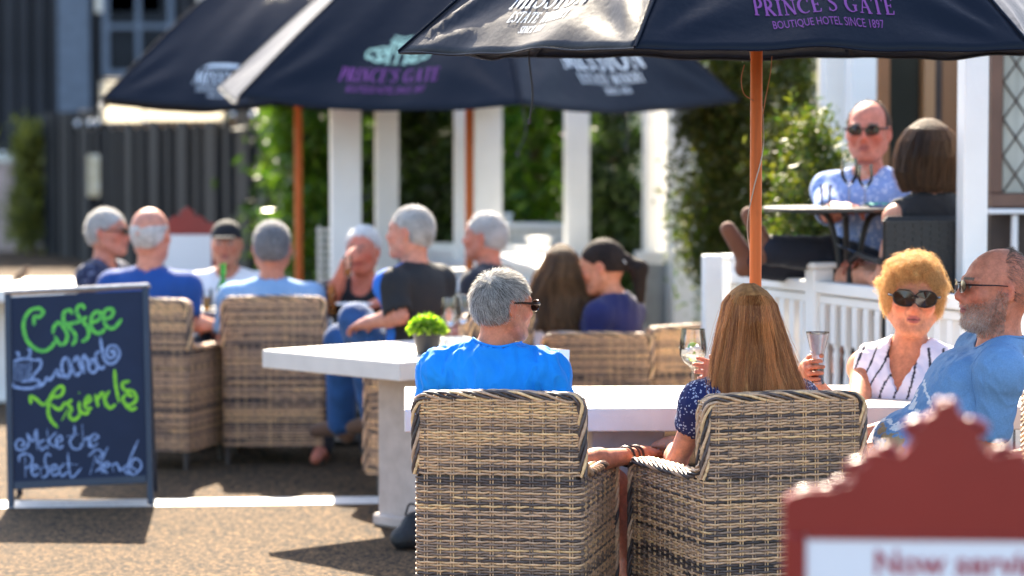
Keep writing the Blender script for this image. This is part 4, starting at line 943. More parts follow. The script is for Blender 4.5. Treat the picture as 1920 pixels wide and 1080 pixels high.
def build_sign(px, py_top, d, hw, py_panel, rz, label, text):
    xc = X(px, d); ztop = Z(py_top, d); root = empty('framed_sign', (xc, d, 0), rz, label, 'sign', 'maroon framed signs'); zc = ztop-1.34*.62*hw; zp = Z(py_panel, d)
    mb = MB(); mb.prism(crest_outline(hw), (0, -.008, zc-.001), (1, 0, 0), (0, 0, 1), (0, .036, 0)); fr_ = mb.build('carved_header', M['maroon'], root)
    try: bv = fr_.modifiers.new('edge', 'BEVEL'); bv.width = .005; bv.segments = 2; bv.limit_method = 'ANGLE'
    except Exception: pass
    # raised scrolls on both sides of the header, carved acanthus leaves
    for sx in (-1, 1):
        for pts, r in (([(.97, .30), (.9, .40), (.72, .42), (.66, .50), (.58, .46), (.60, .38), (.66, .40)], .05), ([(.58, .56), (.60, .66), (.50, .70), (.46, .62), (.38, .66), (.30, .78), (.36, .86), (.46, .80)], .055), ([(.24, .86), (.18, .98), (.24, 1.06), (.14, 1.12), (.10, 1.0)], .05), ([(.06, 1.2), (.04, 1.3), (0, 1.3)], .05)):
            mb = MB(); P = smooth(pts, 4); n = len(P); rr = [hw*.75*r*(.45+.55*sin(pi*(i+.5)/n)) for i in range(n)]
            mb.tube([(sx*x*hw, .012, zc+z*.62*hw) for x, z in P], rr, 8); mb.build('carved_scroll', M['maroon'], root, True)
    zb = .25
    for sx in (-1, 1):
        mb = MB(); x0, x1 = sorted((sx*hw, sx*(hw-.035))); mb.box((x0, -.012, .0), (x1, .032, zc), .006); mb.build('frame_upright', M['maroon'], root)
    mb = MB(); mb.box((-hw+.037, -.010, zb-.06), (hw-.037, .030, zb), .005); mb.build('frame_rail', M['maroon'], root)
    mb = MB(); mb.box((-hw+.037, -.010, min(zp, zc-.012)+.001), (hw-.037, .028, zc+.002), .003); mb.build('frame_rail', M['maroon'], root)
    mb = MB(); mb.box((-hw+.036, -.006, zb+.001), (hw-.036, .012, zp), .002); pn = mb.build('white_panel', M['signwhite'], root)
    # back leaf of the A-frame
    for sx in (-1, 1): mb = MB(); mb.tube([(sx*(hw-.03), .03, zc), (sx*(hw-.03), .42, .0)], .016, 8); mb.build('rear_leg', M['maroon'], root)
    if text:
        V, Fc = plain('Now serving', 1, 1.0, 0, .022); V = fit(V, text[1]); h = max(v[1] for v in V)
        P = [(a+text[2], -.0075, zp-text[0]+b) for a, b in V]; link('sign_lettering', mkmesh('sign_lettering', P, Fc), M['signtext'], pn)
        for k, (wd_, z_) in enumerate(((.30, .13), (.34, .20), (.26, .27))): pass
    return root
build_sign(1778, 752, 4.15, .262, 992, radians(-4), 'nearest maroon carved sign with white panel reading Now serving, lower right, blurred', (.074, .292, .030))
build_sign(351, 388, 17.5, .20, 440, radians(3), 'distant maroon topped white sign between the bald man and the boy in a cap', None)
# sparrow body is built with the figures
# ------------------------------------------------------------------ figures: smooth implicit bodies turned into one surface
def V3(*a): return np.array(a, float)
def nrm(v): v = np.asarray(v, float); return v/(np.linalg.norm(v)+1e-9)
class Field:
    def __init__(s, lo, hi, h):
        s.lo = np.array(lo, float); s.h = h; s.n = np.maximum(4, np.ceil((np.array(hi)-s.lo)/h).astype(int)+1); s.ax = [s.lo[k]+h*np.arange(s.n[k]) for k in range(3)]
        s.f = np.full(s.n, .5, dtype=np.float32)
    def _sl(s, lo, hi):
        a = np.clip(np.floor((np.array(lo)-s.lo)/s.h).astype(int), 0, s.n); b = np.clip(np.ceil((np.array(hi)-s.lo)/s.h).astype(int)+1, 0, s.n)
        if np.any(b <= a): return None
        sl = tuple(slice(a[k], b[k]) for k in range(3)); return sl, [s.ax[k][sl[k]] for k in range(3)]
    def apply(s, prim):
        ty = prim[0]
        if ty == 'cone':
            _, a, b, ra, rb, k, op = prim; m = max(ra, rb)+max(k, .01)+.02; r = s._sl(np.minimum(a, b)-m, np.maximum(a, b)+m)
            if r is None: return
            sl, (x, y, z) = r; ba = b-a; L = ba@ba+1e-12
            px, py, pz = (x-a[0])[:, None, None], (y-a[1])[None, :, None], (z-a[2])[None, None, :]
            t = np.clip((px*ba[0]+py*ba[1]+pz*ba[2])/L, 0, 1)
            d = np.sqrt((px-ba[0]*t)**2+(py-ba[1]*t)**2+(pz-ba[2]*t)**2)-(ra+(rb-ra)*t)
        elif ty == 'ell':
            _, c, rad, R, k, op = prim; m = max(rad)+max(k, .01)+.02; r = s._sl(c-m, c+m)
            if r is None: return
            sl, (x, y, z) = r; px, py, pz = (x-c[0])[:, None, None], (y-c[1])[None, :, None], (z-c[2])[None, None, :]
            q = [px*R[0, j]+py*R[1, j]+pz*R[2, j] for j in range(3)]
            k0 = np.sqrt(sum((q[j]/rad[j])**2 for j in range(3))); k1 = np.sqrt(sum((q[j]/rad[j]**2)**2 for j in range(3)))+1e-9
            d = k0*(k0-1)/k1
        elif ty == 'cut':      # keep the side where (x-p).n < 0
            _, p, n = prim; x, y, z = s.ax
            d = ((x-p[0])*n[0])[:, None, None]+((y-p[1])*n[1])[None, :, None]+((z-p[2])*n[2])[None, None, :]
            s.f = np.maximum(s.f, d.astype(np.float32)); return
        f = s.f[sl]; d = d.astype(np.float32)
        if op == '+':
            if k > 0: hh = np.clip(.5+.5*(f-d)/k, 0, 1); s.f[sl] = f*(1-hh)+d*hh-k*hh*(1-hh)
            else: s.f[sl] = np.minimum(f, d)
        else:
            d = -d
            if k > 0: hh = np.clip(.5-.5*(f-d)/k, 0, 1); s.f[sl] = f*(1-hh)+d*hh+k*hh*(1-hh)
            else: s.f[sl] = np.maximum(f, d)
    def mesh(s):
        f = s.f; sg = f < 0; nx, ny, nz = s.n
        c = np.zeros((nx-1, ny-1, nz-1), np.int8)
        for i in (0, 1):
            for j in (0, 1):
                for k in (0, 1): c += sg[i:nx-1+i, j:ny-1+j, k:nz-1+k]
        act = np.argwhere((c > 0) & (c < 8)); Nn = len(act)
        if Nn == 0: return np.zeros((0, 3)), np.zeros((0, 4), int)
        co = np.array([(i, j, k) for i in (0, 1) for j in (0, 1) for k in (0, 1)]); vals = np.stack([f[act[:, 0]+o[0], act[:, 1]+o[1], act[:, 2]+o[2]] for o in co], 1)
        acc = np.zeros((Nn, 3)); cnt = np.zeros(Nn)
        for a in range(8):
            for b in range(a+1, 8):
                if np.abs(co[a]-co[b]).sum() != 1: continue
                m = (vals[:, a] < 0) != (vals[:, b] < 0); t = vals[:, a]/(vals[:, a]-vals[:, b]+1e-12)
                p = co[a][None]+(co[b]-co[a])[None]*t[:, None]; acc[m] += p[m]; cnt[m] += 1
        Vv = (act+acc/cnt[:, None])*s.h+s.lo
        idx = np.full((nx-1, ny-1, nz-1), -1, np.int32); idx[tuple(act.T)] = np.arange(Nn); Q = []
        for axn in range(3):
            o = [0, 0, 0]; o[axn] = 1; A = sg[:nx-o[0], :ny-o[1], :nz-o[2]]; B = sg[o[0]:, o[1]:, o[2]:]; e = np.argwhere(A != B)
            u, v = (axn+1) % 3, (axn+2) % 3; e = e[(e[:, u] > 0) & (e[:, v] > 0) & (e[:, u] < s.n[u]-1) & (e[:, v] < s.n[v]-1)]
            if not len(e): continue
            du = np.zeros(3, int); du[u] = 1; dv = np.zeros(3, int); dv[v] = 1
            q = np.stack([idx[tuple((e-du-dv).T)], idx[tuple((e-dv).T)], idx[tuple(e.T)], idx[tuple((e-du).T)]], 1)
            fl = A[tuple(e.T)]; q[~fl] = q[~fl][:, ::-1]; Q.append(q)
        Q = np.concatenate(Q); Q = Q[(Q >= 0).all(1)]; return Vv, Q
def implicit(prims, h, pad=.02):
    lo = np.full(3, 1e9); hi = -lo
    for p in prims:
        if p[0] == 'cone' and p[6] == '+': m = max(p[3], p[4]); lo = np.minimum(lo, np.minimum(p[1], p[2])-m); hi = np.maximum(hi, np.maximum(p[1], p[2])+m)
        if p[0] == 'ell' and p[5] == '+': m = max(p[2]); lo = np.minimum(lo, p[1]-m); hi = np.maximum(hi, p[1]+m)
    F_ = Field(lo-pad, hi+pad, h)
    for p in prims: F_.apply(p)
    return F_.mesh()
def cone(a, b, ra, rb, k=.02, op='+'): return ('cone', np.asarray(a, float), np.asarray(b, float), ra, rb, k, op)
def ell(c, rad, R=np.eye(3), k=.02, op='+'): return ('ell', np.asarray(c, float), tuple(rad), R, k, op)
def cut(p, n): return ('cut', np.asarray(p, float), nrm(n))
def basis(yaw, pitch=0, roll=0):
    "columns right, forward, up. yaw 0 looks to +Y (away from the camera), positive turns left"
    return np.array(Euler((pitch, roll, 0)).to_matrix()) if False else np.array(Matrix.Rotation(yaw, 3, 'Z') @ Matrix.Rotation(pitch, 3, 'X') @ Matrix.Rotation(roll, 3, 'Y'))
def vnoise(P, f, seed=0):
    r = np.random.default_rng(seed); out = np.zeros(len(P)); a = 1
    for o in range(4):
        for _ in range(3):
            k = r.normal(size=3)*f; out += a*np.sin(P@k+r.uniform(0, 6.28))
        f *= 1.9; a *= .5
    return out/4
def normals(V, Q):
    n = np.cross(V[Q[:, 2]]-V[Q[:, 0]], V[Q[:, 3]]-V[Q[:, 1]]); out = np.zeros_like(V)
    for k in range(4): np.add.at(out, Q[:, k], n)
    return out/(np.linalg.norm(out, axis=1, keepdims=True)+1e-12)

def skinmat():
    m, t, p = newmat('skin'); L = t.links; at_ = N(t, 'ShaderNodeAttribute', attribute_name='col'); tc = N(t, 'ShaderNodeTexCoord')
    no = N(t, 'ShaderNodeTexNoise'); no.inputs['Scale'].default_value = 34; no.inputs['Detail'].default_value = 9; no.inputs['Roughness'].default_value = .7; L.new(tc.outputs['Object'], no.inputs[0])
    mr = N(t, 'ShaderNodeMapRange'); mr.inputs[1].default_value = .3; mr.inputs[2].default_value = .7; mr.inputs[3].default_value = .62; mr.inputs[4].default_value = 1.15; L.new(no.outputs[0], mr.inputs[0])
    mu = N(t, 'ShaderNodeMix', data_type='RGBA', blend_type='MULTIPLY'); mu.inputs[0].default_value = 1; L.new(at_.outputs[0], mu.inputs[6]); L.new(mr.outputs[0], mu.inputs[7]); L.new(mu.outputs[2], p.inputs['Base Color'])
    p.inputs['Roughness'].default_value = .55; p.inputs['Specular IOR Level'].default_value = .3; p.inputs['Subsurface Weight'].default_value = .2; p.inputs['Subsurface Radius'].default_value = (1, .3, .12); p.inputs['Subsurface Scale'].default_value = .012
    nb = N(t, 'ShaderNodeTexNoise'); nb.inputs['Scale'].default_value = 240; L.new(tc.outputs['Object'], nb.inputs[0]); bu = N(t, 'ShaderNodeBump'); bu.inputs['Strength'].default_value = .5; bu.inputs['Distance'].default_value = .003; L.new(nb.outputs[0], bu.inputs['Height']); L.new(bu.outputs[0], p.inputs['Normal'])
    return m
M['skin'] = skinmat()
def hairmat():
    m, t, p = newmat('hair'); L = t.links; at_ = N(t, 'ShaderNodeAttribute', attribute_name='col')
    L.new(at_.outputs[0], p.inputs['Base Color']); p.inputs['Roughness'].default_value = .36; p.inputs['Specular IOR Level'].default_value = .5
    tl = N(t, 'ShaderNodeBsdfTranslucent'); L.new(at_.outputs[0], tl.inputs[0]); ms = N(t, 'ShaderNodeMixShader'); ms.inputs[0].default_value = .4
    L.new(p.outputs[0], ms.inputs[1]); L.new(tl.outputs[0], ms.inputs[2]); L.new(ms.outputs[0], t.nodes['Material Output'].inputs[0]); return m
M['hair'] = hairmat()
M['scalp'] = mat('hair_underlayer', (1, 1, 1), .75, .3, 60, .5, 220, attr=True, spec=.2)
def cloth(name, c, rough=.85, var=.06, bump=.2, **kw): return mat(name, c, rough, var, 12, bump, 500, sheen=.15, **kw)
M['lens'] = mat('dark_brown_lens', (.020, .009, .006), .12, .1, spec=.5); M['glframe'] = mat('dark_brown_frame', (.02, .012, .009), .2, .3)

def hair_curves(name, P, colors, radius, parent, off, m=None):
    "P (K,n,3) strand points; colors (K,3); radius root"
    K_, n, _ = P.shape; hc = bpy.data.hair_curves.new(name); hc.add_curves([n]*K_)
    hc.attributes.get('position') or hc.attributes.new('position', 'FLOAT_VECTOR', 'POINT')
    hc.attributes['position'].data.foreach_set('vector', (P-off).astype(np.float32).ravel())
    ra = hc.attributes.get('radius') or hc.attributes.new('radius', 'FLOAT', 'POINT')
    r = np.tile(np.linspace(1, .35, n), (K_, 1))*radius; ra.data.foreach_set('value', r.astype(np.float32).ravel())
    ca = hc.attributes.new('col', 'FLOAT_COLOR', 'CURVE'); c = np.ones((K_, 4), np.float32); c[:, :3] = colors; ca.data.foreach_set('color', c.ravel())
    o = bpy.data.objects.new(name, hc); col.objects.link(o); hc.materials.append(m or M['hair']); o.parent = parent; o['kind'] = 'stuff'; return o

def hand_prims(wr, d, pn, side, curl=.5, spread=.10, s=1.0, thumb=1.0, k=.010):
    "palm and five fingers. d pointing along the hand, pn the palm normal (towards what is held), side +1 when the thumb lies along cross(d,pn)"
    d = nrm(d); pn = nrm(pn-np.dot(pn, d)*d); t = np.cross(d, pn)*side; P = []; pal = wr+d*.045*s
    P.append(ell(pal, (.040*s, .050*s, .016*s), np.stack([t, d, pn], 1), k)); P.append(cone(wr-d*.01, wr+d*.03*s, .025*s, .026*s, .02))
    for i, (o, L_, r) in enumerate(((.030, .072, .0088), (.010, .080, .0092), (-.010, .074, .0088), (-.029, .060, .0078))):
        b = wr+d*(.082-.006*abs(i-1))*s+t*o*s; dir_ = nrm(d+t*spread*(1.5-i)); a = curl*(1+.08*i); p = b; seg = [L_*.45, L_*.32, L_*.25]; rr = r*s; an = a*.6
        P.append(cone(pal+t*o*s*.7, b, .013*s, rr*1.1, .01))
        for q in seg:
            nd = dir_*cos(an)+pn*sin(an); p2 = p+nd*q*s; P.append(cone(p, p2, rr, rr*.93, .004)); p = p2; rr *= .93; an += a
    b = wr+d*.022*s+t*.028*s; d1 = nrm(d*.65+t*.62+pn*.45*thumb); p1 = b+d1*.038*s; d2 = nrm(d*.8+t*.15+pn*.75*thumb); p2 = p1+d2*.030*s; p3 = p2+nrm(d*.7+pn*.8*thumb-t*.1)*.024*s
    P += [cone(b, p1, .014*s, .0115*s, .012), cone(p1, p2, .011*s, .010*s, .004), cone(p2, p3, .010*s, .0085*s, .004)]
    return P
def head_prims(c, R, s=1.0, fem=False, jaw=1.0, nose=1.0):
    g = lambda x, y, z: c+R@(np.array([x, y, z])*s); P = []; E = lambda x, y, z, a, b, d, k=.02, op='+': P.append(ell(g(x, y, z), (a*s, b*s, d*s), R, k*s, op)); Cn = lambda a, b, ra, rb, k=.02, op='+': P.append(cone(g(*a), g(*b), ra*s, rb*s, k*s, op))
    E(0, -.014, .030, .076, .096, .088); E(0, .030, -.010, .062*(.96 if fem else 1), .064, .088, .03); E(0, -.045, .0, .066, .062, .07, .03)
    for sx in (-1, 1):
        Cn((sx*.050*jaw, .005, -.055), (sx*.022*jaw, .068, -.098), .026, .020, .03)
        E(sx*.040, .060, -.022, .026, .024, .022, .02)
        E(sx*.031, .098, .010, .017, .016, .012, .012, '-'); E(sx*.031, .0795, .008, .0135, .0125, .0125, .003)
        Cn((sx*.012, .093, .026), (sx*.050, .076, .026), .0095, .007, .012)
        Cn((sx*.020, .092, .0175), (sx*.041, .084, .0165), .0040, .0035, .004)     # lid
        E(sx*.0125, .098, -.032, .0095, .011, .008, .007)
        # ears
        er = R@np.array(Matrix.Rotation(sx*.35, 3, 'Z') @ Matrix.Rotation(-.15, 3, 'X')); ce = g(sx*.079, -.012, -.004)
        P.append(ell(ce, (.010*s, .019*s, .031*s), er, .008*s)); P.append(ell(g(sx*.089, -.006, .0), (.009*s, .012*s, .020*s), er, .005*s, '-')); P.append(ell(g(sx*.078, .004, -.012), (.005*s, .005*s, .006*s), er, .004*s)); P.append(ell(g(sx*.077, -.004, -.030), (.006*s, .008*s, .009*s), er, .006*s))
    Cn((0, .092, .020), (0, .108*(.5+.5*nose), -.020), .0085, .0105, .012); E(0, .108*(.5+.5*nose), -.026, .0125, .013, .0105, .008)
    for sx in (-1, 1): E(sx*.007, .104, -.037, .0035, .005, .004, .003, '-')
    E(0, .086, -.052, .026, .018, .018, .018)
    E(0, .0985, -.0545, .021, .0085, .0058, .004); E(0, .0970, -.0655, .018, .0090, .0068, .004); Cn((-.022, .100, -.0600), (.022, .100, -.0600), .0016, .0016, .003, '-')
    E(0, .082, -.097, .020, .018, .017, .018); E(0, .050, -.085, .038, .03, .022, .03)
    return P
def head_color(V, c, R, s, base, lips=(.42, .13, .11), beard=0, bcol=(.30, .24, .20), blush=.0, brow=(.16, .11, .08)):
    L_ = ((V-c)@R)/s; C = np.tile(np.array(base, float), (len(V), 1)); x, y, z = L_.T
    inh = (np.abs(x) < .095) & (y > -.12) & (z > -.13) & (z < .13)
    def blend(mk, cc): C[:] = C*(1-mk[:, None])+np.array(cc)*mk[:, None]
    g = lambda cx, cy, cz, r: np.exp(-(((np.abs(x)-cx)/r)**2+((y-cy)/r)**2+((z-cz)/r)**2))*inh
    red = np.array(base)*np.array([1.12, .72, .66]); blend(np.clip(g(.045, .075, -.025, .028)*.7+g(0, .11, -.028, .02)*.8+g(.085, -.01, 0, .025)*.6, 0, 1), red)
    if beard:
        n = vnoise(V, 160, 5)*.25
        zl = np.where(y < .02, .002, -.022-.28*(y-.02)); mm = inh*(y > -.012)*np.clip((zl-z)/.016, 0, 1)*np.clip(.7+n, 0, 1)*beard*(z > -.14)
        nose_ = (np.abs(x) < .020) & (z > -.045) & (y > .085); mm = mm*(~nose_); blend(mm, bcol); chin = np.exp(-(((z+.105)/.035)**2+((y-.075)/.05)**2))*inh*(mm > .1); blend(chin*.8, np.array(bcol)*1.9)
    lp = ((x/.0225)**2+((z+.0598)/.0125)**2 < 1) & (y > .088) & inh; C[lp] = lips
    mo = (np.abs(z+.060) < .0014) & (np.abs(x) < .021) & (y > .088) & inh; C[mo] = (.12, .03, .03)
    ey = (((np.abs(x)-.031)/.0115)**2+((z-.008)/.0062)**2 < 1) & (y > .080) & inh; C[ey] = (.55, .52, .48)
    ir = (((np.abs(x)-.031)/.0055)**2+((z-.008)/.0056)**2 < 1) & (y > .080) & inh; C[ir] = (.05, .03, .02)
    bw_ = (np.abs(z-(.030-.08*np.abs(np.abs(x)-.032))) < .0042) & (np.abs(x) > .012) & (np.abs(x) < .052) & (y > .06) & inh; C[bw_] = brow
    return C

class Person:
    """p = dict: head (xyz of head centre), yaw, hyaw (head), hpitch, hroll, pelvis, arms {L,R: (elbow, wrist)}, size"""
    def __init__(s, head, yaw, label, hyaw=None, hpitch=0, hroll=0, pelvis=None, seat=.44, base=0.0, lean=.0, size=1.0, fem=False, build=1.0, skin=(.56, .30, .21), h=.010, arms=None, legs=None, group=None, hands=True, hs=1.0, **hk):
        s.s = size; s.hc = np.array(tuple(head)); s.h = h; s.fem = fem; s.skin = (skin[0]*.98, skin[1]*.82, skin[2]*.72); s.hk = hk; s.hs = hs*size
        s.B = basis(yaw); s.r, s.f, s.u = s.B[:, 0], s.B[:, 1], s.B[:, 2]; s.HR = basis(yaw if hyaw is None else hyaw, hpitch, hroll)
        b = build*size; nb = s.hc-s.HR[:, 2]*.150*s.hs-s.HR[:, 1]*.030-s.u*.02; s.nb = nb
        if pelvis is None: pelvis = np.array([nb[0], nb[1], base+seat+.09])-s.f*lean
        s.pl = np.array(tuple(pelvis)); s.tu = nrm(nb-s.pl); s.tr = nrm(s.r-np.dot(s.r, s.tu)*s.tu); s.tf = np.cross(s.tu, s.tr); s.TB = np.stack([s.tr, s.tf, s.tu], 1)
        tl = np.linalg.norm(nb-s.pl); sw = (.165 if fem else .190)*size; s.sw = sw
        s.sh = {k: nb-s.tu*.065*size+s.tr*sg*sw+s.tf*.0 for k, sg in (('L', -1), ('R', 1))}
        s.root = empty('person', (s.pl[0], s.pl[1], base), 0, label, 'person', group); s.off = np.array([s.pl[0], s.pl[1], base])
        s.arms = {}
        for k, sg in (('L', -1), ('R', 1)):
            a = (arms or {}).get(k)
            if a is None: el = s.sh[k]-s.tu*.26*size+s.tr*sg*.06+s.tf*.02; wr = el+s.tf*.22*size-s.tr*sg*.06+np.array([0, 0, .02]); a = (el, wr)
            s.arms[k] = tuple(np.array(tuple(q), float) for q in a[:2])+tuple(a[2:])
        s.hip = {k: s.pl+s.tr*sg*.085*size-np.array([0, 0, .01]) for k, sg in (('L', -1), ('R', 1))}
        s.legs = {}
        for k, sg in (('L', -1), ('R', 1)):
            a = (legs or {}).get(k)
            if a is None: kn = s.hip[k]+s.f*.42*size+s.r*sg*.05+np.array([0, 0, .0]); an = np.array([kn[0], kn[1], base+.08])+s.f*.03; a = (kn, an)
            s.legs[k] = tuple(np.array(tuple(q), float) for q in a)
        # trunk shapes reused by body and clothes
        def trunk(g=0.0, kk=.05):
            T = s.TB; P = []; w = b; q = lambda t, f_=0, r_=0: s.pl+(nb-s.pl)*t+s.tf*f_+s.tr*r_
            P.append(ell(q(.0), (.165*w+g, .120*w+g, .105+g), T, kk)); P.append(ell(q(.28, .01+.02*(build-1)*5), (.142*w+g, .108*w*(1+(build-1)*1.2)+g, .14+g), T, kk)); P.append(ell(q(.62, .0), ((.145 if fem else .160)*w+g, .108*w+g, .155+g), T, kk))
            P.append(cone(s.sh['L']+s.tr*.02, s.sh['R']-s.tr*.02, .058*size+g, .058*size+g, kk)); P.append(ell(q(.82, -.035), (.13*w+g, .055+g, .10+g), T, kk))
            for k in 'LR': P.append(cone(nb+s.tu*.015, s.sh[k], .040+g, .050+g, .04))
            if fem:
                for sg in (-1, 1): P.append(ell(q(.66, .085, sg*.07), (.062+g, .06+g, .062+g), T, .04))
            else:
                for sg in (-1, 1): P.append(ell(q(.74, .07, sg*.075), (.075+g, .04+g, .06+g), T, .05))
            return P
        s.trunk = trunk; s.am = (.82 if fem else 1.0)*size*(.5+.5*build)
    def upper(s, k, g=0.0, kk=.03): return [ell(s.sh[k], (.058*s.am+g,)*3, np.eye(3), kk), cone(s.sh[k], s.arms[k][0], .050*s.am+g, .040*s.am+g, kk)]
    def leg(s, k, g=0.0, kk=.03):
        kn, an = s.legs[k][:2]; return [cone(s.hip[k], kn, .088*s.s+g, .058*s.s+g, kk), cone(kn, an, .056*s.s+g, .036*s.s+g, kk)]
    def body(s, legs=True, extra=(), neck=.056):
        P = s.trunk(); 
        for k in 'LR':
            P += s.upper(k); el, wr = s.arms[k][:2]; P.append(cone(el, el+(wr-el)*.35, .040*s.am, .041*s.am, .02)); P.append(cone(el+(wr-el)*.3, wr, .041*s.am, .026*s.am, .02))
            if len(s.arms[k]) > 2 and s.arms[k][2]: P += hand_prims(wr, *s.arms[k][2][:3], **s.arms[k][2][3])
            elif len(s.arms[k]) <= 2: P += hand_prims(wr, wr-el, -s.u, (-1 if k == 'L' else 1), curl=.35, s=.95*s.s)
            if legs:
                P += s.leg(k); kn, an = s.legs[k][:2]; sd_ = nrm(an-kn); fd = nrm(s.legs[k][2]) if len(s.legs[k]) > 2 else nrm(s.f-np.dot(s.f, sd_)*sd_*.6); P.append(cone(an-sd_*.0, an+fd*.15+sd_*.045, .040, .030, .03)); P.append(cone(an, an-fd*.03+sd_*.04, .036, .034, .03))
        nk = neck*s.s*(.86 if s.fem else 1.0)
        P.append(cone(s.nb-s.tu*.03, s.hc-s.HR[:, 1]*.022-s.HR[:, 2]*.045, nk*1.08, nk, .03))
        P += head_prims(s.hc, s.HR, s.hs, s.fem, **{k: v for k, v in s.hk.items() if k in ('jaw', 'nose')}); P += list(extra)
        V, Q = implicit(P, s.h); C = head_color(V, s.hc, s.HR, s.hs, s.skin, **{k: v for k, v in s.hk.items() if k in ('lips', 'beard', 'bcol', 'brow')})
        s.bodyV = V; s.bo = link('body', mkmesh('body', V-s.off, Q, C, True), M['skin'], s.root); return s
    def garment(s, name, prims, m, seed=0, fold=.004, freq=22, h=None, stretch=(1, 1, .6), cols=None):
        V, Q = implicit(prims, h or max(s.h, .006)); Nn = normals(V, Q)
        if fold:
            Vs = V*np.array(stretch); r = vnoise(Vs+.03*np.stack([vnoise(V, 9, 3), vnoise(V, 9, 4), vnoise(V, 9, 5)], 1), freq, seed); V = V+Nn*((1-np.abs(r)*1.6)*fold)[:, None]
        return link(name, mkmesh(name, V-s.off, Q, cols(V) if cols else None, True), m, s.root)
    def shirt(s, m, sleeve=.55, g=.012, neck=.066, vneck=0, name='t_shirt', hem=-.16, cuff=1.0, seed=1, cols=None, long=False, fold=.004, h=None, trim_m=None):
        P = s.trunk(g, .05)
        for k in 'LR':
            el, wr = s.arms[k][:2]; e = s.sh[k]+(el-s.sh[k])*(1 if long else sleeve)
            P.append(ell(s.sh[k], (.060*s.am+g,)*3, np.eye(3), .04))
            if sleeve > 0: P.append(cone(s.sh[k], e, .055*s.am+g, (.052 if not long else .045)*s.am+g*1.2, .03))
            if long: P.append(cone(e, wr-nrm(wr-el)*.03, .045*s.am+g*1.2, .032*s.am+g, .025))
        P.append(cut(s.pl+s.tu*hem, -s.tu)); P.append(cone(s.nb-s.tu*.02, s.hc-s.HR[:, 2]*.02, neck, neck*1.25, .004, '-')); P.append(ell(s.nb+s.tu*.02+s.tf*.03, (neck*.98, neck, .055), s.TB, .004, '-'))
        if vneck: 
            for q in np.linspace(0, 1, 6): P.append(cone(s.nb+s.tf*.02-s.tu*vneck*q, s.nb+s.tf*.2-s.tu*vneck*q, .055*(1-q)+.008, .055*(1-q)+.008, .004, '-'))
        if sleeve <= 0:      # sleeveless: arm holes
            for k in 'LR': sd_ = 1 if k == 'R' else -1; P.append(cut(s.sh[k]+s.tr*sd_*.012, s.tr*sd_+s.tu*.1))
        # thinner than solid at the sleeve ends: hollow them
        elif not long:
            for k in 'LR': dv_ = nrm(s.arms[k][0]-s.sh[k]); e = s.sh[k]+(s.arms[k][0]-s.sh[k])*sleeve; P.append(cone(e+dv_*.03, e+dv_*.14, .046*s.am+g*.7, .05*s.am+g, .0, '-'))
        s.sh_o = s.garment(name, P, m, seed, fold, cols=cols, h=h, freq=(22 if s.h > .007 else 46))
        if s.h < .007 and sleeve > 0 and not long: s.trim(trim_m or m, neck)
        return s
    def trim(s, m, neck):
        me = s.sh_o.data; V = np.zeros(len(me.vertices)*3, np.float32); me.vertices.foreach_get('co', V); V = V.reshape(-1, 3)+s.off
        ax = nrm(s.hc-s.HR[:, 2]*.02-(s.nb-s.tu*.02)); D = V-(s.nb-s.tu*.02); hgt = D@ax; rad = D-hgt[:, None]*ax; rr = np.linalg.norm(rad, axis=1); th = np.arctan2(rad@s.tf, rad@s.tr); pts = []
        for b in range(40):
            a = -pi+2*pi*b/40; k = (np.abs((th-a+pi) % (2*pi)-pi) < .10) & (rr > neck*.9) & (rr < neck*1.25)
            if k.sum(): q = V[k][np.argmax(hgt[k])]; pts.append(q+nrm(q-s.nb)*.001)
        if len(pts) > 30:
            pts = np.array(pts); 
            for _ in range(3): pts = (np.roll(pts, 1, 0)+2*pts+np.roll(pts, -1, 0))/4
            mb = MB(); L_ = [tuple(q-s.off) for q in pts]; mb.tube(L_+[L_[0]], .0045, 8, cap=False); mb.build('neckband', m, s.root, True)
        for k, sd_ in (('L', -1), ('R', 1)):
            c = s.sh[k]-s.tr*sd_*.012; n = nrm(s.tr*sd_+s.tu*.25); D = V-c; on = np.abs(D@n) < .005; on &= (np.linalg.norm(D, axis=1) < .14); A_ = s.tf; B_ = np.cross(n, A_); th = np.arctan2(D@B_, D@A_); pts = []
            for b in range(30):
                a = -pi+2*pi*b/30; kk = on & (np.abs((th-a+pi) % (2*pi)-pi) < .13)
                if kk.sum(): pts.append(V[kk].mean(0)+nrm(V[kk].mean(0)-c)*.0008)
                else: pts.append(None)
            run = [q for q in pts if q is not None]
            if len(run) > 22: mb = MB(); mb.tube([tuple(q-s.off) for q in run], .0016, 6, cap=False); mb.build('sleeve_seam', m, s.root, True)
    def trousers(s, m, g=.014, seed=2, name='trousers', short=False):
        P = [ell(s.pl, (.17*s.s+g, .125*s.s+g, .11+g), s.TB, .05)]
        for k in 'LR':
            kn, an = s.legs[k][:2]; P.append(cone(s.hip[k], kn, .092*s.s+g, .064*s.s+g, .04)); 
            if not short: P.append(cone(kn, an-nrm(an-kn)*.02, .062*s.s+g, .046*s.s+g*1.3, .03))
        (None if any(max(s.legs[q][0][2], s.legs[q][1][2]) > s.pl[2]+.06 for q in 'LR') else P.append(cut(s.pl+s.tu*.10, s.tu))); s.garment(name, P, m, seed, .005, 16, h=max(s.h, .009)); return s
    def shoes(s, m):
        for k in 'LR':
            kn, an = s.legs[k][:2]; sd_ = nrm(an-kn); fd = nrm(s.legs[k][2]) if len(s.legs[k]) > 2 else nrm(s.f-np.dot(s.f, sd_)*sd_*.6); P = [cone(an+sd_*.0, an+fd*.16+sd_*.045, .046, .036, .03), cone(an, an-fd*.035+sd_*.045, .044, .04, .03)]
            s.garment('shoe', P, m, 3, 0, h=.01)
        return s
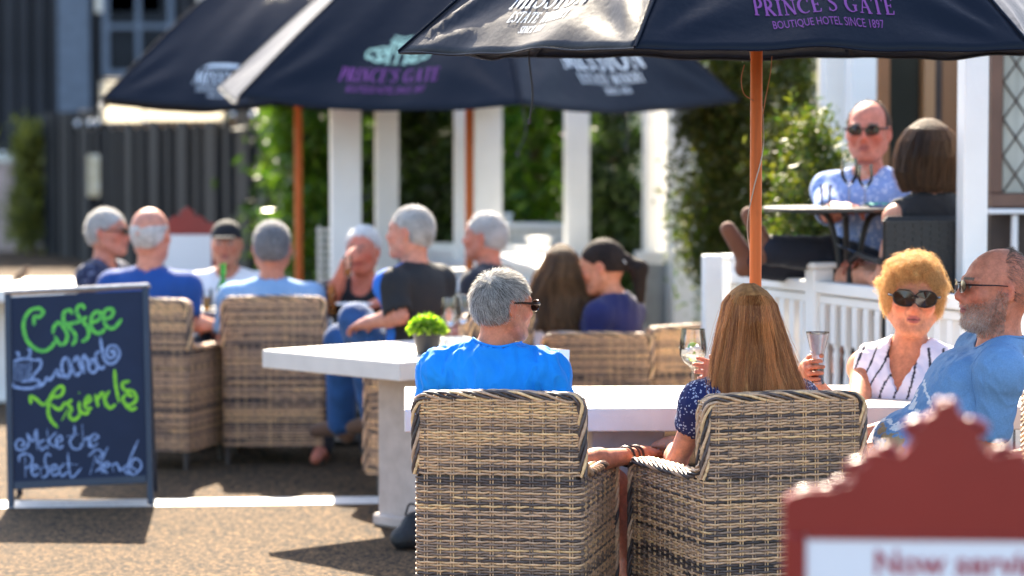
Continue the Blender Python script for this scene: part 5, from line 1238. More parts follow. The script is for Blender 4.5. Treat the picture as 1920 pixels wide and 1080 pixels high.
    # ---- hair
    def cap_prims(s, t=.012, hairline=.055, low=-.055, puff=(1, 1, 1), crown=None):
        g = lambda x, y, z: s.hc+s.HR@(np.array([x, y, z])*s.hs); R = s.HR; q = s.hs
        P = [ell(g(0, -.014, .030), ((.076*q+t)*puff[0], (.096*q+t)*puff[1], (.088*q+t)*puff[2]), R, .02), ell(g(0, -.045, .0), (.066*q+t, .062*q+t, .07*q+t), R, .03)]
        P.append(cut(g(0, .070, hairline), R@np.array([0, .85, -.50]))); P.append(cut(g(0, -.06, low), R@np.array([0, .30, -.95])))
        for sx in (-1, 1): P.append(ell(g(sx*.085, .002, -.012), (.03*q, .028*q, .036*q), R, .01, '-')); P.append(ell(g(sx*.075, .07, .0), (.03, .05, .05), R, .02, '-'))
        if crown: P += crown(g, R)
        return P
    def hair(s, color, color2=None, t=.010, length=.02, n=5000, radius=.00035, flow=(0, -.5, -.35), lift=.55, jitter=.35, seed=0, h=None, noise=.002, whirl=None, mask=None, segs=4, curl=0, curlf=3, **kw):
        rng = np.random.default_rng(seed); P = s.cap_prims(t, **kw); V, Q = implicit(P, h or max(.005, s.h*.8)); Nn = normals(V, Q); V = V+Nn*(vnoise(V, 55, seed)*noise)[:, None]
        color = np.array(color, float); color2 = np.array(color2 if color2 is not None else color*1.5); mx = np.clip(.5+.5*vnoise(V, 30, seed+1), 0, 1)[:, None]
        cap = link('hair', mkmesh('hair', V-s.off, Q, (color*(1-mx)+color2*mx)*.7, True), M['scalp'], s.root); s.capV, s.capN = V, Nn
        if n:
            tri = rng.integers(0, len(Q), n); w_ = rng.dirichlet((1, 1, 1, 1), n)[:, :, None]; Pt = (V[Q[tri]]*w_).sum(1); Nt = nrm_rows((Nn[Q[tri]]*w_).sum(1)); L_ = (Pt-s.hc)@s.HR
            out = ((Pt-s.hc)*Nt).sum(1) > .02; 
            if mask is not None: out &= mask(L_/s.hs)
            Pt, Nt, L_ = Pt[out], Nt[out], L_[out]; K_ = len(Pt)
            fl = np.tile(np.array(flow, float), (K_, 1)) if not callable(flow) else flow(L_/s.hs); fl = fl@s.HR.T; fl = fl-Nt*(fl*Nt).sum(1, keepdims=True)
            dr = nrm_rows(nrm_rows(fl)*(1-lift)+Nt*lift+rng.normal(size=(K_, 3))*jitter*.5); ln = length*rng.uniform(.6, 1.2, K_)[:, None]
            ts = np.linspace(0, 1, segs); bend = nrm_rows(fl)
            S = np.stack([Pt-Nt*.002+dr*ln*t_+bend*ln*.5*t_**2-Nt*ln*.22*t_**2 for t_ in ts], 1)
            if curl:
                ph = rng.uniform(0, 6.28, K_)[:, None]; a = ts[None]*2*pi*curlf+ph; b1 = np.cross(dr, rng.normal(size=3)); b1 = nrm_rows(b1); b2 = np.cross(dr, b1); rc = (curl*rng.uniform(.5, 1.3, (K_, 1)))*np.minimum(ts[None]*3, 1)
                S = S+b1[:, None]*(rc*np.cos(a))[..., None]+b2[:, None]*(rc*np.sin(a))[..., None]
            m_ = np.clip(rng.normal(.5, .35, K_), 0, 1)[:, None]; hair_curves('hair_strands', S, color*(1-m_)+color2*m_, radius, cap, s.off)
        return s
    def long_hair(s, prof, color, color2, n=4000, radius=.0005, seed=0, part=0, back=.0, drift=(0, 0), wave=.006, zend=None, open_face=True, tip=.04, segs=22):
        """prof: list of (z, half width, half depth, y offset in head frame horizontally). a curtain following those sections"""
        rng = np.random.default_rng(seed); pz = np.array([p[0] for p in prof])[::-1]; pa = np.array([p[1] for p in prof])[::-1]; pb = np.array([p[2] for p in prof])[::-1]; po = np.array([p[3] for p in prof])[::-1]
        hx = nrm(np.array([s.HR[0, 0], s.HR[1, 0], 0])); hy = np.array([-hx[1], hx[0], 0]); ztop, zbot = prof[0][0], prof[-1][0]
        def sec(z): return np.interp(z, pz, pa), np.interp(z, pz, pb), np.interp(z, pz, po)
        def P_of(th, z, rho):
            a, b, o = sec(z); dz = (ztop-z); return s.hc*np.array([1, 1, 0])+hx*(a*rho*np.cos(th)+drift[0]*dz)[..., None]+hy*(b*rho*np.sin(th)+o)[..., None]+np.array([0, 0, 1])*z[..., None]
        lo, hi = (radians(-215), radians(35)) if open_face else (radians(-270), radians(90))
        # under layer sheet
        nt_, nz = 40, 30; th, t = np.meshgrid(np.linspace(lo+.05, hi-.05, nt_), np.linspace(0, 1, nz)); z = ztop-.004-(ztop-zbot-.03)*t**1.4; Vs = P_of(th.ravel(), z.ravel(), np.full(th.size, .86)); idx = np.arange(nt_*nz).reshape(nz, nt_)
        Q = np.stack([idx[:-1, :-1], idx[:-1, 1:], idx[1:, 1:], idx[1:, :-1]], -1).reshape(-1, 4); mx = np.clip(.5+.5*vnoise(np.stack([th.ravel()*2, th.ravel()*0, z.ravel()*.5], 1), 4, seed), 0, 1)[:, None]
        cap = link('hair', mkmesh('hair', Vs-s.off, Q, (np.array(color)*(1-mx)+np.array(color2)*mx)*.6, True), M['scalp'], s.root); so_ = cap.modifiers.new('thick', 'SOLIDIFY'); so_.thickness = .012
        th0 = rng.uniform(lo, hi, n); rho = np.sqrt(rng.uniform(.72, 1.06, n)); start = np.where(rng.random(n) < .55, 0, np.clip(rng.exponential(.035, n)-.01, 0, .5)); G = 110; gi = rng.integers(0, G, n); gth = rng.uniform(lo, hi, G); grr = rng.uniform(.88, 1.10, G); gph = rng.uniform(0, 6.28, G); gend = np.abs(rng.normal(0, tip, G)); th0 = gth[gi]+rng.normal(0, .11, n); rho = np.sqrt(rng.uniform(.80, 1.0, n))*grr[gi]; end = 1-gend[gi]-np.abs(rng.normal(0, tip*.4, n))
        ts = np.linspace(0, 1, segs)[None]; tt = start[:, None]+(end-start)[:, None]*ts; z = ztop-(ztop-zbot)*tt**1.5
        ww = wave*np.sin(z*34+gph[gi][:, None]+rng.normal(0, .35, n)[:, None])*tt*8; thm = th0[:, None]+(gth[gi]-th0)[:, None]*np.clip(tt*1.5-.3, 0, .75)+ww+rng.normal(0, .03, (n, 1))*tt; fly = rng.random(n) < .05; thm = thm+(fly*rng.normal(0, .25, n))[:, None]*tt
        rr = 1+(rho[:, None]-1)*np.clip(tt*3+.25, 0, 1)+.035*np.sin(z*30+gph[gi][:, None]*2)*tt+(fly*np.abs(rng.normal(0, .12, n)))[:, None]*tt; S = P_of(thm, z, rr)+rng.normal(0, .0006, (n, segs, 3))
        m_ = np.clip(rng.uniform(.05, .9, G)[gi]+rng.normal(0, .22, n), 0, 1)[:, None]
        hair_curves('hair_strands', S, np.array(color)*(1-m_)+np.array(color2)*m_, radius, cap, s.off); return s
    # ---- glasses
    def glasses(s, wrap=.004, rad=(.026, .018), lens='lens', frame='glframe', temple=.006, name='sunglasses', thick=.0032, rim=True):
        g = lambda x, y, z: s.hc+s.HR@(np.array([x, y, z])*s.hs)-s.off; fr_ = MB()
        for sx in (-1, 1):
            pts = []
            for k in range(24):
                an = 2*pi*k/24; cx_, cz_ = abs(cos(an))**.9*np.sign(cos(an)), abs(sin(an))**.8*np.sign(sin(an)); x = sx*.033+cx_*rad[0]; z = .006+cz_*rad[1]+.002*sx*cx_; y = .112-3.6*(abs(x)-.02)**2*(1 if abs(x) > .02 else 0)-.05*0
                pts.append(tuple(g(x, y, z)))
            fr_.tube(pts+[pts[0]], thick*.6, 6, cap=False)
            lb = MB(); ctr = tuple(g(sx*.033, .1135, .006)); lb.add([ctr]+pts, [(0, i+1, (i+1) % 24+1) for i in range(24)]); lo_ = lb.build('lens', M[lens], None); lo_.parent = s.root; s_l = lo_; s.__dict__.setdefault('lenses', []).append(lo_)
            y0 = .112-3.6*(.033+rad[0]-.02)**2; P = [g(sx*(.033+rad[0]), y0, .012), g(sx*.077, y0-.012, .013), g(sx*.083, .02, .014), g(sx*.082, -.015, .012), g(sx*.078, -.035, -.006)]
            fr_.tube(P, [temple, temple*.9, temple*.55, temple*.45, temple*.4], 6)
        fr_.tube([tuple(g(-.010, .113, .010)), tuple(g(0, .116, .013)), tuple(g(.010, .113, .010))], thick*.8, 6)
        fo = fr_.build(name, M[frame], s.root, True)
        for l in s.lenses: l.parent = fo
        return s
def nrm_rows(A): return A/(np.linalg.norm(A, axis=-1, keepdims=True)+1e-9)
C_TEE = cloth('bright_blue_jersey', (.0, .25, .80), .8, .08)
# ---- man in bright blue t-shirt, back to us
def A(px, py, d): return np.array(tuple(at(px, py, d)))
hv = A(1240, 846, 8.85)
wr10, el10 = A(1203, 852, 8.72), A(1078, 868, 8.42)
d10 = nrm(hv-wr10)
P10 = Person(A(944, 573, 8.5), radians(-8), 'grey-haired man in a bright blue t-shirt and sunglasses, back to us, reaching for a hand', hyaw=radians(-57), hpitch=radians(-4), hs=1.05, size=.92, lean=-.02, h=.005, skin=(.62, .27, .17),
   arms={'R': (el10, wr10, (d10, np.array([.1, .1, -1.]), 1, dict(curl=.5, s=1.05)))}, legs={'R': (A(1150, 905, 9.05), A(1186, 1075, 8.9)), })
P10.body(); P10.shirt(C_TEE, sleeve=.62, neck=.070, fold=.010, h=.005, seed=12)
b = P10; mbs = MB()
P10.garment('shorts', [ell(P10.pl, (.19, .14, .12), P10.TB, .05)]+[cone(P10.hip[k], P10.hip[k]*.25+P10.legs[k][0]*.75, .105, .085, .04) for k in 'LR'], cloth('khaki_shorts', (.20, .16, .11)), 4, .004, h=.01)
def flow10(L_):      # whorl at the crown, combed outwards from it
    c = np.array([.01, -.075, .085]); v = L_-c; sw = np.stack([-v[:, 2]-v[:, 1]*0, v[:, 0]*0, v[:, 0]], 1); return nrm_rows(v)*.8+sw*3.0+np.array([0, -.05, -.35])
P10.hair((.05, .045, .04), (.88, .84, .80), t=.0015, length=.023, n=15000, radius=.0006, flow=flow10, lift=.42, jitter=.6, seed=3, h=.0055, noise=.0015, hairline=.062, low=-.058, segs=4)
P10.glasses(rad=(.027, .019), temple=.0065)
mb = MB()
for q, rr_ in ((.10, .0045), (.16, .0035), (.24, .004)):      # bracelets
    c = wr10*(1-q)+el10*q; ax = nrm(el10-wr10); a_ = nrm(np.cross(ax, [0, 0, 1])); b2 = np.cross(ax, a_); R_ = .031+.012*q
    pts = [tuple(c+(a_*cos(t)+b2*sin(t))*R_+ax*.006*sin(t+q*9)-P10.off) for t in np.linspace(0, 2*pi, 22)]; mb = MB(); mb.tube(pts, rr_, 6, cap=False); mb.build('bracelet', mat('brown_leather_cord', (.07, .025, .02), .6) if q < .2 else M['black'], P10.root, True)

# ---- woman with long auburn hair
def floral(name, base, spot, sc_=60):
    m, t, p = newmat(name); L = t.links; tc = N(t, 'ShaderNodeTexCoord'); vo = N(t, 'ShaderNodeTexVoronoi'); vo.inputs['Scale'].default_value = sc_; L.new(tc.outputs['Object'], vo.inputs[0])
    no = N(t, 'ShaderNodeTexNoise'); no.inputs['Scale'].default_value = sc_*.8; L.new(tc.outputs['Object'], no.inputs[0]); ad = N(t, 'ShaderNodeMath'); L.new(vo.outputs['Distance'], ad.inputs[0]); L.new(no.outputs[0], ad.inputs[1])
    r = N(t, 'ShaderNodeValToRGB'); r.color_ramp.interpolation = 'CONSTANT'; r.color_ramp.elements[0].color = (*spot, 1); r.color_ramp.elements[1].position = .80; r.color_ramp.elements[1].color = (*base, 1); L.new(ad.outputs[0], r.inputs[0]); L.new(r.outputs[0], p.inputs['Base Color']); p.inputs['Roughness'].default_value = .85; return m
el11, wr11 = A(1268, 868, 8.50), A(1262, 832, 8.86)
gl = A(1298, 668, 8.98)
P11 = Person(A(1402, 613, 8.5), radians(14), 'woman with long straight auburn hair and a navy floral dress, back to us', hyaw=radians(8), hs=1.06, size=1.03, fem=True, h=.006, skin=(.68, .36, .26),
   arms={'L': (el11, wr11, (nrm(np.array([-.6, .8, -.1])), np.array([0, 0, -1.]), -1, dict(curl=.6, s=.95))), 'R': (A(1500, 815, 8.70), A(1366, 702, 8.80), (nrm(np.array([-.95, .0, .2])), np.array([0, -1., 0]), 1, dict(curl=.5, s=.95)))}, legs={'L': (A(1240, 930, 9.1), A(1205, 1110, 8.95)), 'R': (A(1335, 920, 8.98), A(1330, 1110, 8.95))})
P11.body(); P11.shirt(floral('navy_floral_print', (.012, .016, .09), (.42, .43, .55), 95), sleeve=.33, neck=.075, name='dress', seed=5, hem=-.25, fold=.003, h=.006)
zt = float(P11.hc[2])+.140
P11.long_hair([(zt, .004, .004, -.01), (zt-.010, .030, .035, -.01), (zt-.03, .062, .088, -.014), (zt-.06, .082, .118, -.014), (zt-.11, .094, .130, -.014), (zt-.18, .112, .118, -.022), (zt-.25, .132, .095, -.05), (zt-.32, .150, .075, -.085), (zt-.42, .160, .060, -.11)],
   (.27, .085, .022), (.95, .45, .16), n=14000, radius=.00055, seed=4, drift=(.04, 0), wave=.004, tip=.06)

# ---- older woman holding a glass
glp = A(1533, 690, 8.88)
w12 = glp+np.array([-.042, .050, -.022])
st = []
def stripes(V):
    C = np.tile(np.array([.78, .74, .84]), (len(V), 1)); P = (V-P12.pl)@P12.TB; u = P[:, 0]*1.0+.10*P[:, 2]+.010*np.sin(P[:, 2]*22)+.25*np.maximum(0, P[:, 2]-.30)*np.sign(P[:, 0]); k = np.abs(((u/.052)%1)-.5)*.052
    sh = (P[:, 2] < .43); C[(k < .0042) & sh] = (.012, .012, .03); return C
P12 = Person(A(1712, 560, 9.32), radians(153), 'older woman with curly golden hair, big sunglasses and a striped sleeveless shirt, holding a glass', hyaw=radians(174), hroll=radians(-3), hs=1.09, size=1.06, fem=True, build=1.12, h=.0055, skin=(.66, .30, .18), lips=(.45, .12, .10),
   arms={'R': (A(1602, 800, 9.05), w12, (np.array([0, -1., .18]), np.array([1., 0, 0]), 1, dict(curl=.62, s=.98, spread=.03))), 'L': (A(1790, 800, 9.1), A(1700, 850, 8.95))})
P12.body(neck=.060)
M['stripe'] = mat('striped_cotton', (1, 1, 1), .8, .03, 12, .2, 500, attr=True)
P12.shirt(M['stripe'], sleeve=0, g=.014, neck=.066, vneck=.13, name='sleeveless_shirt', seed=7, cols=stripes, fold=.004, h=.005)
# open collar flaps
nb, tf, tr, tu = P12.nb, P12.tf, P12.tr, P12.tu
for sg in (-1, 1):
    mb = MB(); T3 = [nb+tr*sg*.066-tf*.045+tu*.060, nb+tr*sg*.082+tf*.01+tu*.030, nb+tr*sg*.070+tf*.085-tu*.030, nb+tr*sg*.028+tf*.125-tu*.115, nb+tr*sg*.085+tf*.118-tu*.105, nb+tr*sg*.115+tf*.075-tu*.060, nb+tr*sg*.120+tf*.01-tu*.018, nb+tr*sg*.10-tf*.055+tu*.012]
    mb.add([tuple(q-P12.off) for q in T3], [(0, 1, 6, 7), (1, 2, 5, 6), (2, 3, 4, 5)]); o = mb.build('collar', M['collar'] if 'collar' in M else M.setdefault('collar', cloth('lilac_white_cotton', (.76, .73, .82))), P12.root, True); so_ = o.modifiers.new('t', 'SOLIDIFY'); so_.thickness = .004; su_ = o.modifiers.new('s', 'SUBSURF'); su_.levels = su_.render_levels = 2
    mb = MB(); e = [T3[7], T3[6], T3[5], T3[4]]; mb.tube([tuple(q+tf*.003-P12.off) for q in e], .0028, 6); mb.build('collar_piping', M['black'], o, True) if False else mb.build('collar_piping', M['black'], P12.root, True)
def crown12(g, R):
    rt = np.random.default_rng(4); tf_ = []
    for _ in range(34):
        v = nrm(rt.normal(size=3)); v[2] = abs(v[2])*.9-.15
        if v[1] > .55 and v[2] < .35: continue
        tf_.append(ell(g(v[0]*.083, -.018+v[1]*.102, .040+v[2]*.096), (.025, .026, .022), R, .014))
    return tf_+[ell(g(0, -.02, .050), (.084, .104, .098), R, .03), ell(g(.060, -.01, .005), (.034, .05, .065), R, .03), ell(g(-.060, -.01, .005), (.034, .05, .065), R, .03), ell(g(0, .055, .098), (.062, .032, .030), R, .02), ell(g(0, -.06, -.02), (.075, .05, .07), R, .03)]
P12.hair((.46, .22, .07), (.93, .62, .27), t=.006, length=.030, n=15000, radius=.0005, flow=(0, .2, -.5), lift=.65, jitter=1.1, seed=8, h=.007, noise=.013, crown=crown12, curl=.009, curlf=1.3, segs=12, hairline=.068)
P12.glasses(rad=(.034, .025), temple=.005, thick=.0045)
for sx in (-1, 1): mb = MB(); c = P12.hc+P12.HR@np.array([sx*.086, -.008, -.040]); mb.lathe([(0, -.006), (.0055, -.003), (.0055, .003), (0, .006)], n=10); o = mb.build('earring', M['steel'], P12.root, True); o.location = tuple(c-P12.off)
for q in (.034,):   # rings
    c = w12+np.array([-.0, -.1, .0])

# ---- bearded man in light blue
def surf13(V):
    C = np.tile(np.array([.15, .29, .50]), (len(V), 1)); n = vnoise(V, 26, 31); n2 = vnoise(V, 60, 32); P = (V-P13.pl)@P13.TB; front = (P[:, 1] > .075) & (P[:, 2] > .02) & (P[:, 2] < .40)
    C[front & (np.abs(n) < .10)] = (.75, .76, .78); low_ = front & (P[:, 2] < .22); C[low_ & (n > .35)] = (.40, .28, .15); C[low_ & (n < -.35)] = (.02, .025, .04); return C
hc13 = A(1868, 542, 8.3)
P13 = Person(hc13, radians(93), 'bearded balding man in a light blue printed t-shirt and sunglasses, leaning back in profile', hyaw=radians(96), hpitch=radians(2), hs=1.12, size=1.0, build=1.08, h=.0055, skin=(.64, .27, .18), beard=.6, bcol=(.26, .17, .13), lips=(.45, .16, .14), nose=1.05,
   pelvis=(hc13[0]-.36, 8.36, .53), arms={'L': (A(1846, 862, 8.18), A(1672, 838, 8.3)), 'R': (hc13+np.array([-.18, .24, -.46]), hc13+np.array([-.44, .14, -.50]))})
P13.body(neck=.064); M['tee13'] = mat('light_blue_printed_jersey', (1, 1, 1), .85, .10, 200, .2, 500, attr=True)
P13.shirt(M['tee13'], sleeve=.62, neck=.074, seed=9, cols=surf13, h=.0055, fold=.0045, trim_m=cloth('plain_light_blue_jersey', (.12, .24, .43)))
P13.hair((.06, .04, .03), (.26, .21, .18), t=-.0022, length=.018, n=22000, radius=.0004, flow=(0, -.8, -.5), lift=.25, jitter=.4, seed=10, h=.0055, noise=.001, hairline=.02, low=-.062, mask=lambda L_: (L_[:, 1] < .0) | (L_[:, 2] < .02),
   crown=lambda g, R: [cut(g(0, -.005, .085), R@np.array([0, .75, .66])), ])
P13.glasses(rad=(.024, .018), temple=.0035, frame='glframe', thick=.002)
# beard as short hair over the jaw
def beard_of(P, n=6000, col1=(.22, .12, .07), col2=(.72, .62, .54), seed=3, ln=.010):
    rng = np.random.default_rng(seed); V = P.bodyV; L_ = ((V-P.hc)@P.HR)/P.hs; x, y, z = L_.T; m = (y > -.012) & (z > -.14) & (z < np.where(y < .02, .0, -.026-.28*(y-.02))+rng.normal(0, .006, len(z))) & (np.abs(x) < .09) & ~((np.abs(x) < .022) & (z > -.046)) & ~(((x/.024)**2+((z+.0598)/.013)**2) < 1) & (y < .13)
    idx = np.where(m)[0]; k = idx[rng.integers(0, len(idx), n)]; nn_ = nrm_rows(V[k]-(P.hc+P.HR@np.array([0, .01, -.04]))); Pt = V[k]+rng.normal(0, .0015, (n, 3)); dn = -P.HR[:, 2]*.9+P.HR[:, 1]*.25
    ts = np.linspace(0, 1, 4); l = ln*rng.uniform(.5, 1.3, n)[:, None]; S = np.stack([Pt+(nn_*.6+dn*.5+rng.normal(0, .2, (n, 3)))*l*t for t in ts], 1); g = np.clip(rng.normal(.22, .25, n)+np.exp(-((L_[k, 2]+.10)/.035)**2)*.6*(L_[k, 1] > .03), 0, 1)[:, None]
    hair_curves('beard', S, np.array(col1)*(1-g)+np.array(col2)*g, .0005, P.root, P.off)
beard_of(P13, n=3600, ln=.007)

# ---- couple on the deck
P14 = Person(A(1628, 248, 11.9), radians(150), 'man with sunglasses and light blue shirt sitting on the deck, feet up on the railing', hyaw=radians(163), hs=1.14, size=1.06, base=deckz, h=.009, skin=(.58, .24, .18), lean=-.02,
   arms={'L': (A(1668, 522, 11.75), A(1618, 498, 11.5)), 'R': (A(1556, 400, 11.8), A(1585, 392, 11.6))}, legs={'L': (A(1560, 478, 11.7), A(1436, 468, 11.55), np.array([-.25, 0, 1.])), 'R': (A(1530, 505, 11.95), A(1404, 492, 11.8), np.array([-.35, 0, .9]))})
P14.body(); P14.shirt(floral('blue_white_check_shirt', (.22, .32, .60), (.55, .62, .80), 55), sleeve=.9, neck=.07, name='shirt', hem=-.2, seed=13); P14.trousers(cloth('dark_navy_trousers', (.010, .013, .024))); P14.shoes(cloth('tan_shoe_leather', (.17, .07, .04)))
P14.hair((.07, .045, .035), (.12, .08, .06), t=.006, n=2500, length=.015, radius=.0007, seed=14, h=.009, crown=lambda g, R: [cut(g(0, .01, .07), R@np.array([0, .9, .45]))]); P14.glasses(rad=(.026, .018))
P15 = Person(A(1738, 296, 11.2), radians(24), 'woman with a brown bob and black sleeveless top on the deck, back to us', hs=1.1, size=1.05, fem=True, base=deckz, h=.009, skin=(.66, .36, .26))
P15.body(); P15.shirt(cloth('black_jersey', (.008, .008, .010)), sleeve=0, neck=.075, name='sleeveless_top', seed=15, vneck=0)
zt = float(P15.hc[2])+.165
P15.long_hair([(zt, .004, .004, -.01), (zt-.012, .045, .05, -.01), (zt-.04, .085, .108, -.01), (zt-.09, .118, .138, -.01), (zt-.16, .142, .138, -.012), (zt-.23, .148, .118, -.015), (zt-.29, .128, .10, -.02), (zt-.32, .115, .09, -.02)], (.04, .022, .013), (.16, .09, .05), n=4500, radius=.0009, seed=16, wave=.006, tip=.03)
# ---- table of four men, left
P1 = Person(A(203, 436, 15), radians(-105), 'white-haired man in glasses and a dark patterned shirt, turned right, far left', hs=1.08, size=1.05, h=.012, skin=(.60, .28, .21)); P1.body(); P1.shirt(floral('navy_patterned_cotton', (.015, .022, .06), (.12, .14, .22), 30), name='shirt', neck=.075, seed=21); P1.trousers(cloth('charcoal_trousers', (.03, .03, .035)))
P1.hair((.40, .39, .37), (.80, .78, .75), t=.007, n=5000, length=.024, radius=.0009, seed=22, h=.011, lift=.3); P1.glasses(rad=(.023, .017), thick=.003)
C_ROYAL = cloth('royal_blue_polo_cotton', (.008, .06, .26))
P2 = Person(A(283, 441, 14.0), radians(-14), 'balding man in a royal blue polo, back to us, next to the chalkboard', hs=1.14, size=1.12, build=1.15, h=.012, skin=(.62, .32, .25), arms={'R': (A(352, 604, 13.9), A(408, 612, 14.3))}); P2.body(); P2.shirt(C_ROYAL, name='polo_shirt', neck=.068, sleeve=.7, seed=23); P2.trousers(cloth('grey_shorts', (.08, .08, .09)), short=True)
P2.hair((.5, .48, .46), (.85, .85, .85), t=.003, n=2500, length=.010, radius=.0007, seed=24, h=.012, crown=lambda g, R: [cut(g(0, 0, .045), R@np.array([0, 0, 1.]))], lift=.2)
P3 = Person(A(425, 458, 15.0), radians(180), 'boy in a black cap and white t-shirt facing us across the left table', hs=1.08, size=1.0, h=.012, skin=(.62, .30, .20)); P3.body(); P3.shirt(cloth('white_cotton', (.80, .79, .78)), seed=25); P3.trousers(cloth('dark_jeans', (.03, .04, .07)))
g3 = lambda x, y, z: P3.hc+P3.HR@(np.array([x, y, z])*P3.hs)
P3.garment('cap', [ell(g3(0, -.012, .048), (.092, .110, .092), P3.HR, .02), cut(g3(0, 0, .030), P3.HR@np.array([0, .12, -1.])), ell(g3(0, .115, .040), (.070, .062, .008), P3.HR, .012)], cloth('black_cap_cotton', (.010, .010, .012)), 3, 0, h=.007)
P4 = Person(A(510, 464, 13.95), radians(3), 'grey-haired man in a pale blue shirt, seen from behind, second from the chalkboard', hs=1.12, size=1.12, build=1.1, h=.012, skin=(.55, .28, .21)); P4.body(); P4.shirt(cloth('pale_blue_cotton', (.20, .36, .58)), name='shirt', neck=.066, seed=27); P4.trousers(cloth('beige_trousers', (.3, .25, .18)))
P4.hair((.14, .14, .15), (.45, .44, .45), t=.004, n=5000, length=.018, radius=.0009, seed=28, h=.011, lift=.3)
# ---- middle table
P5 = Person(A(680, 470, 14.1), radians(172), 'white-haired man in black lifting a drink to his mouth, facing us', hs=1.04, size=1.05, h=.012, skin=(.62, .24, .17), arms={'R': (A(622, 560, 13.95), A(650, 492, 13.88), (np.array([.6, -.4, .5]), np.array([.6, .6, -.2]), 1, dict(curl=.6, s=1.1))), 'L': (A(748, 555, 14.0), A(705, 570, 13.8))}); P5.body(); P5.shirt(cloth('black_polo_cotton', (.012, .012, .014)), name='polo_shirt', sleeve=.6, seed=31, vneck=.05); P5.trousers(cloth('dark_trousers', (.02, .02, .025)))
P5.hair((.6, .6, .6), (.95, .95, .93), t=.008, n=5000, length=.024, hairline=.080, radius=.0009, seed=32, h=.011, lift=.4)
def stripe6(V):
    C = np.tile(np.array([.010, .011, .014]), (len(V), 1)); P = (V-P6.pl)@P6.TB; C[(P[:, 0] < -.05) & (P[:, 1] > .005) & (P[:, 1] < .075) & (P[:, 2] < .56) & (P[:, 2] > .05)] = (.01, .12, .50); return C
P6 = Person(A(768, 436, 12.6), radians(58), 'silver-haired man in jeans and a black shirt with a bright blue stripe', hyaw=radians(68), hs=.98, size=1.10, h=.011, skin=(.56, .29, .23), seat=.50, arms={'L': (A(748, 592, 12.35), A(690, 606, 12.5)), 'R': (A(830, 590, 12.7), A(800, 600, 12.9))},
   legs={'L': (A(668, 600, 12.75), A(706, 790, 12.9)), 'R': (A(640, 640, 13.0), A(640, 800, 13.1))}); P6.body(); M['shirt6'] = mat('black_blue_stripe_jersey', (1, 1, 1), .8, .05, 12, .2, 400, attr=True); P6.shirt(M['shirt6'], name='polo_shirt', sleeve=.75, seed=33, cols=stripe6); P6.trousers(cloth('blue_denim', (.015, .065, .19), var=.3)); P6.shoes(cloth('brown_shoe_leather', (.12, .06, .035)))
P6.hair((.25, .24, .235), (.78, .76, .74), t=.005, n=5500, length=.022, radius=.0009, seed=34, h=.010, lift=.25)
P7 = Person(A(908, 444, 13.6), radians(70), 'white-haired man in a dark shirt half hidden by the middle umbrella pole', hs=1.0, size=1.06, h=.012, skin=(.54, .25, .19), seat=.48); P7.body(); P7.shirt(cloth('dark_slate_cotton', (.015, .018, .028)), name='shirt', seed=35); P7.trousers(cloth('dark_cotton', (.02, .02, .025)))
P7.hair((.42, .41, .40), (.82, .80, .78), t=.006, n=5000, length=.024, radius=.0009, seed=36, h=.011, lift=.3)
P8 = Person(A(1052, 512, 13.2), radians(8), 'girl with long wavy brown hair and a white top, back to us', hs=1.08, size=1.0, fem=True, h=.011, skin=(.6, .32, .22)); P8.body(); P8.shirt(cloth('white_lilac_cotton', (.74, .74, .82)), name='top', seed=37, sleeve=.5); P8.trousers(cloth('denim', (.04, .08, .16)))
zt = float(P8.hc[2])+.145
P8.long_hair([(zt, .004, .004, -.01), (zt-.012, .035, .04, -.01), (zt-.04, .070, .096, -.01), (zt-.09, .095, .13, -.012), (zt-.16, .14, .13, -.02), (zt-.26, .175, .10, -.04), (zt-.36, .19, .085, -.07), (zt-.46, .19, .07, -.09)], (.045, .024, .013), (.26, .15, .075), n=6000, radius=.0009, seed=38, wave=.012, tip=.06, drift=(.03, 0))
P9 = Person(A(1128, 500, 13.1), radians(58), 'woman with a dark ponytail and navy top, head bent to the left', hyaw=radians(76), hpitch=radians(-14), hs=1.10, size=1.02, fem=True, h=.010, skin=(.62, .31, .21)); P9.body(); P9.shirt(cloth('navy_jersey', (.010, .014, .085)), name='top', sleeve=.8, seed=39, neck=.072); P9.trousers(cloth('black_cotton', (.012, .012, .014)))
def pony(g, R): return [ell(g(0, -.105, .01), (.030, .035, .030), R, .01), cone(g(0, -.12, .0), g(0, -.165, -.05), .032, .046, .02), cone(g(0, -.165, -.05), g(0, -.14, -.19), .046, .020, .02)]
P9.hair((.014, .009, .008), (.05, .03, .022), t=.010, n=2500, length=.02, radius=.0007, seed=40, h=.009, lift=.1, hairline=.062, low=-.035, crown=pony, noise=.001)
mb = MB(); 
pts = [P9.hc+P9.HR@(np.array([.034*cos(t), -.112+.012*sin(t), .008+.034*sin(t)])*1.1)-P9.off for t in np.linspace(0, 2*pi, 18)]; mb.tube([tuple(q) for q in pts], .008, 6, cap=False); mb.build('hair_tie', M['white'], P9.root, True)

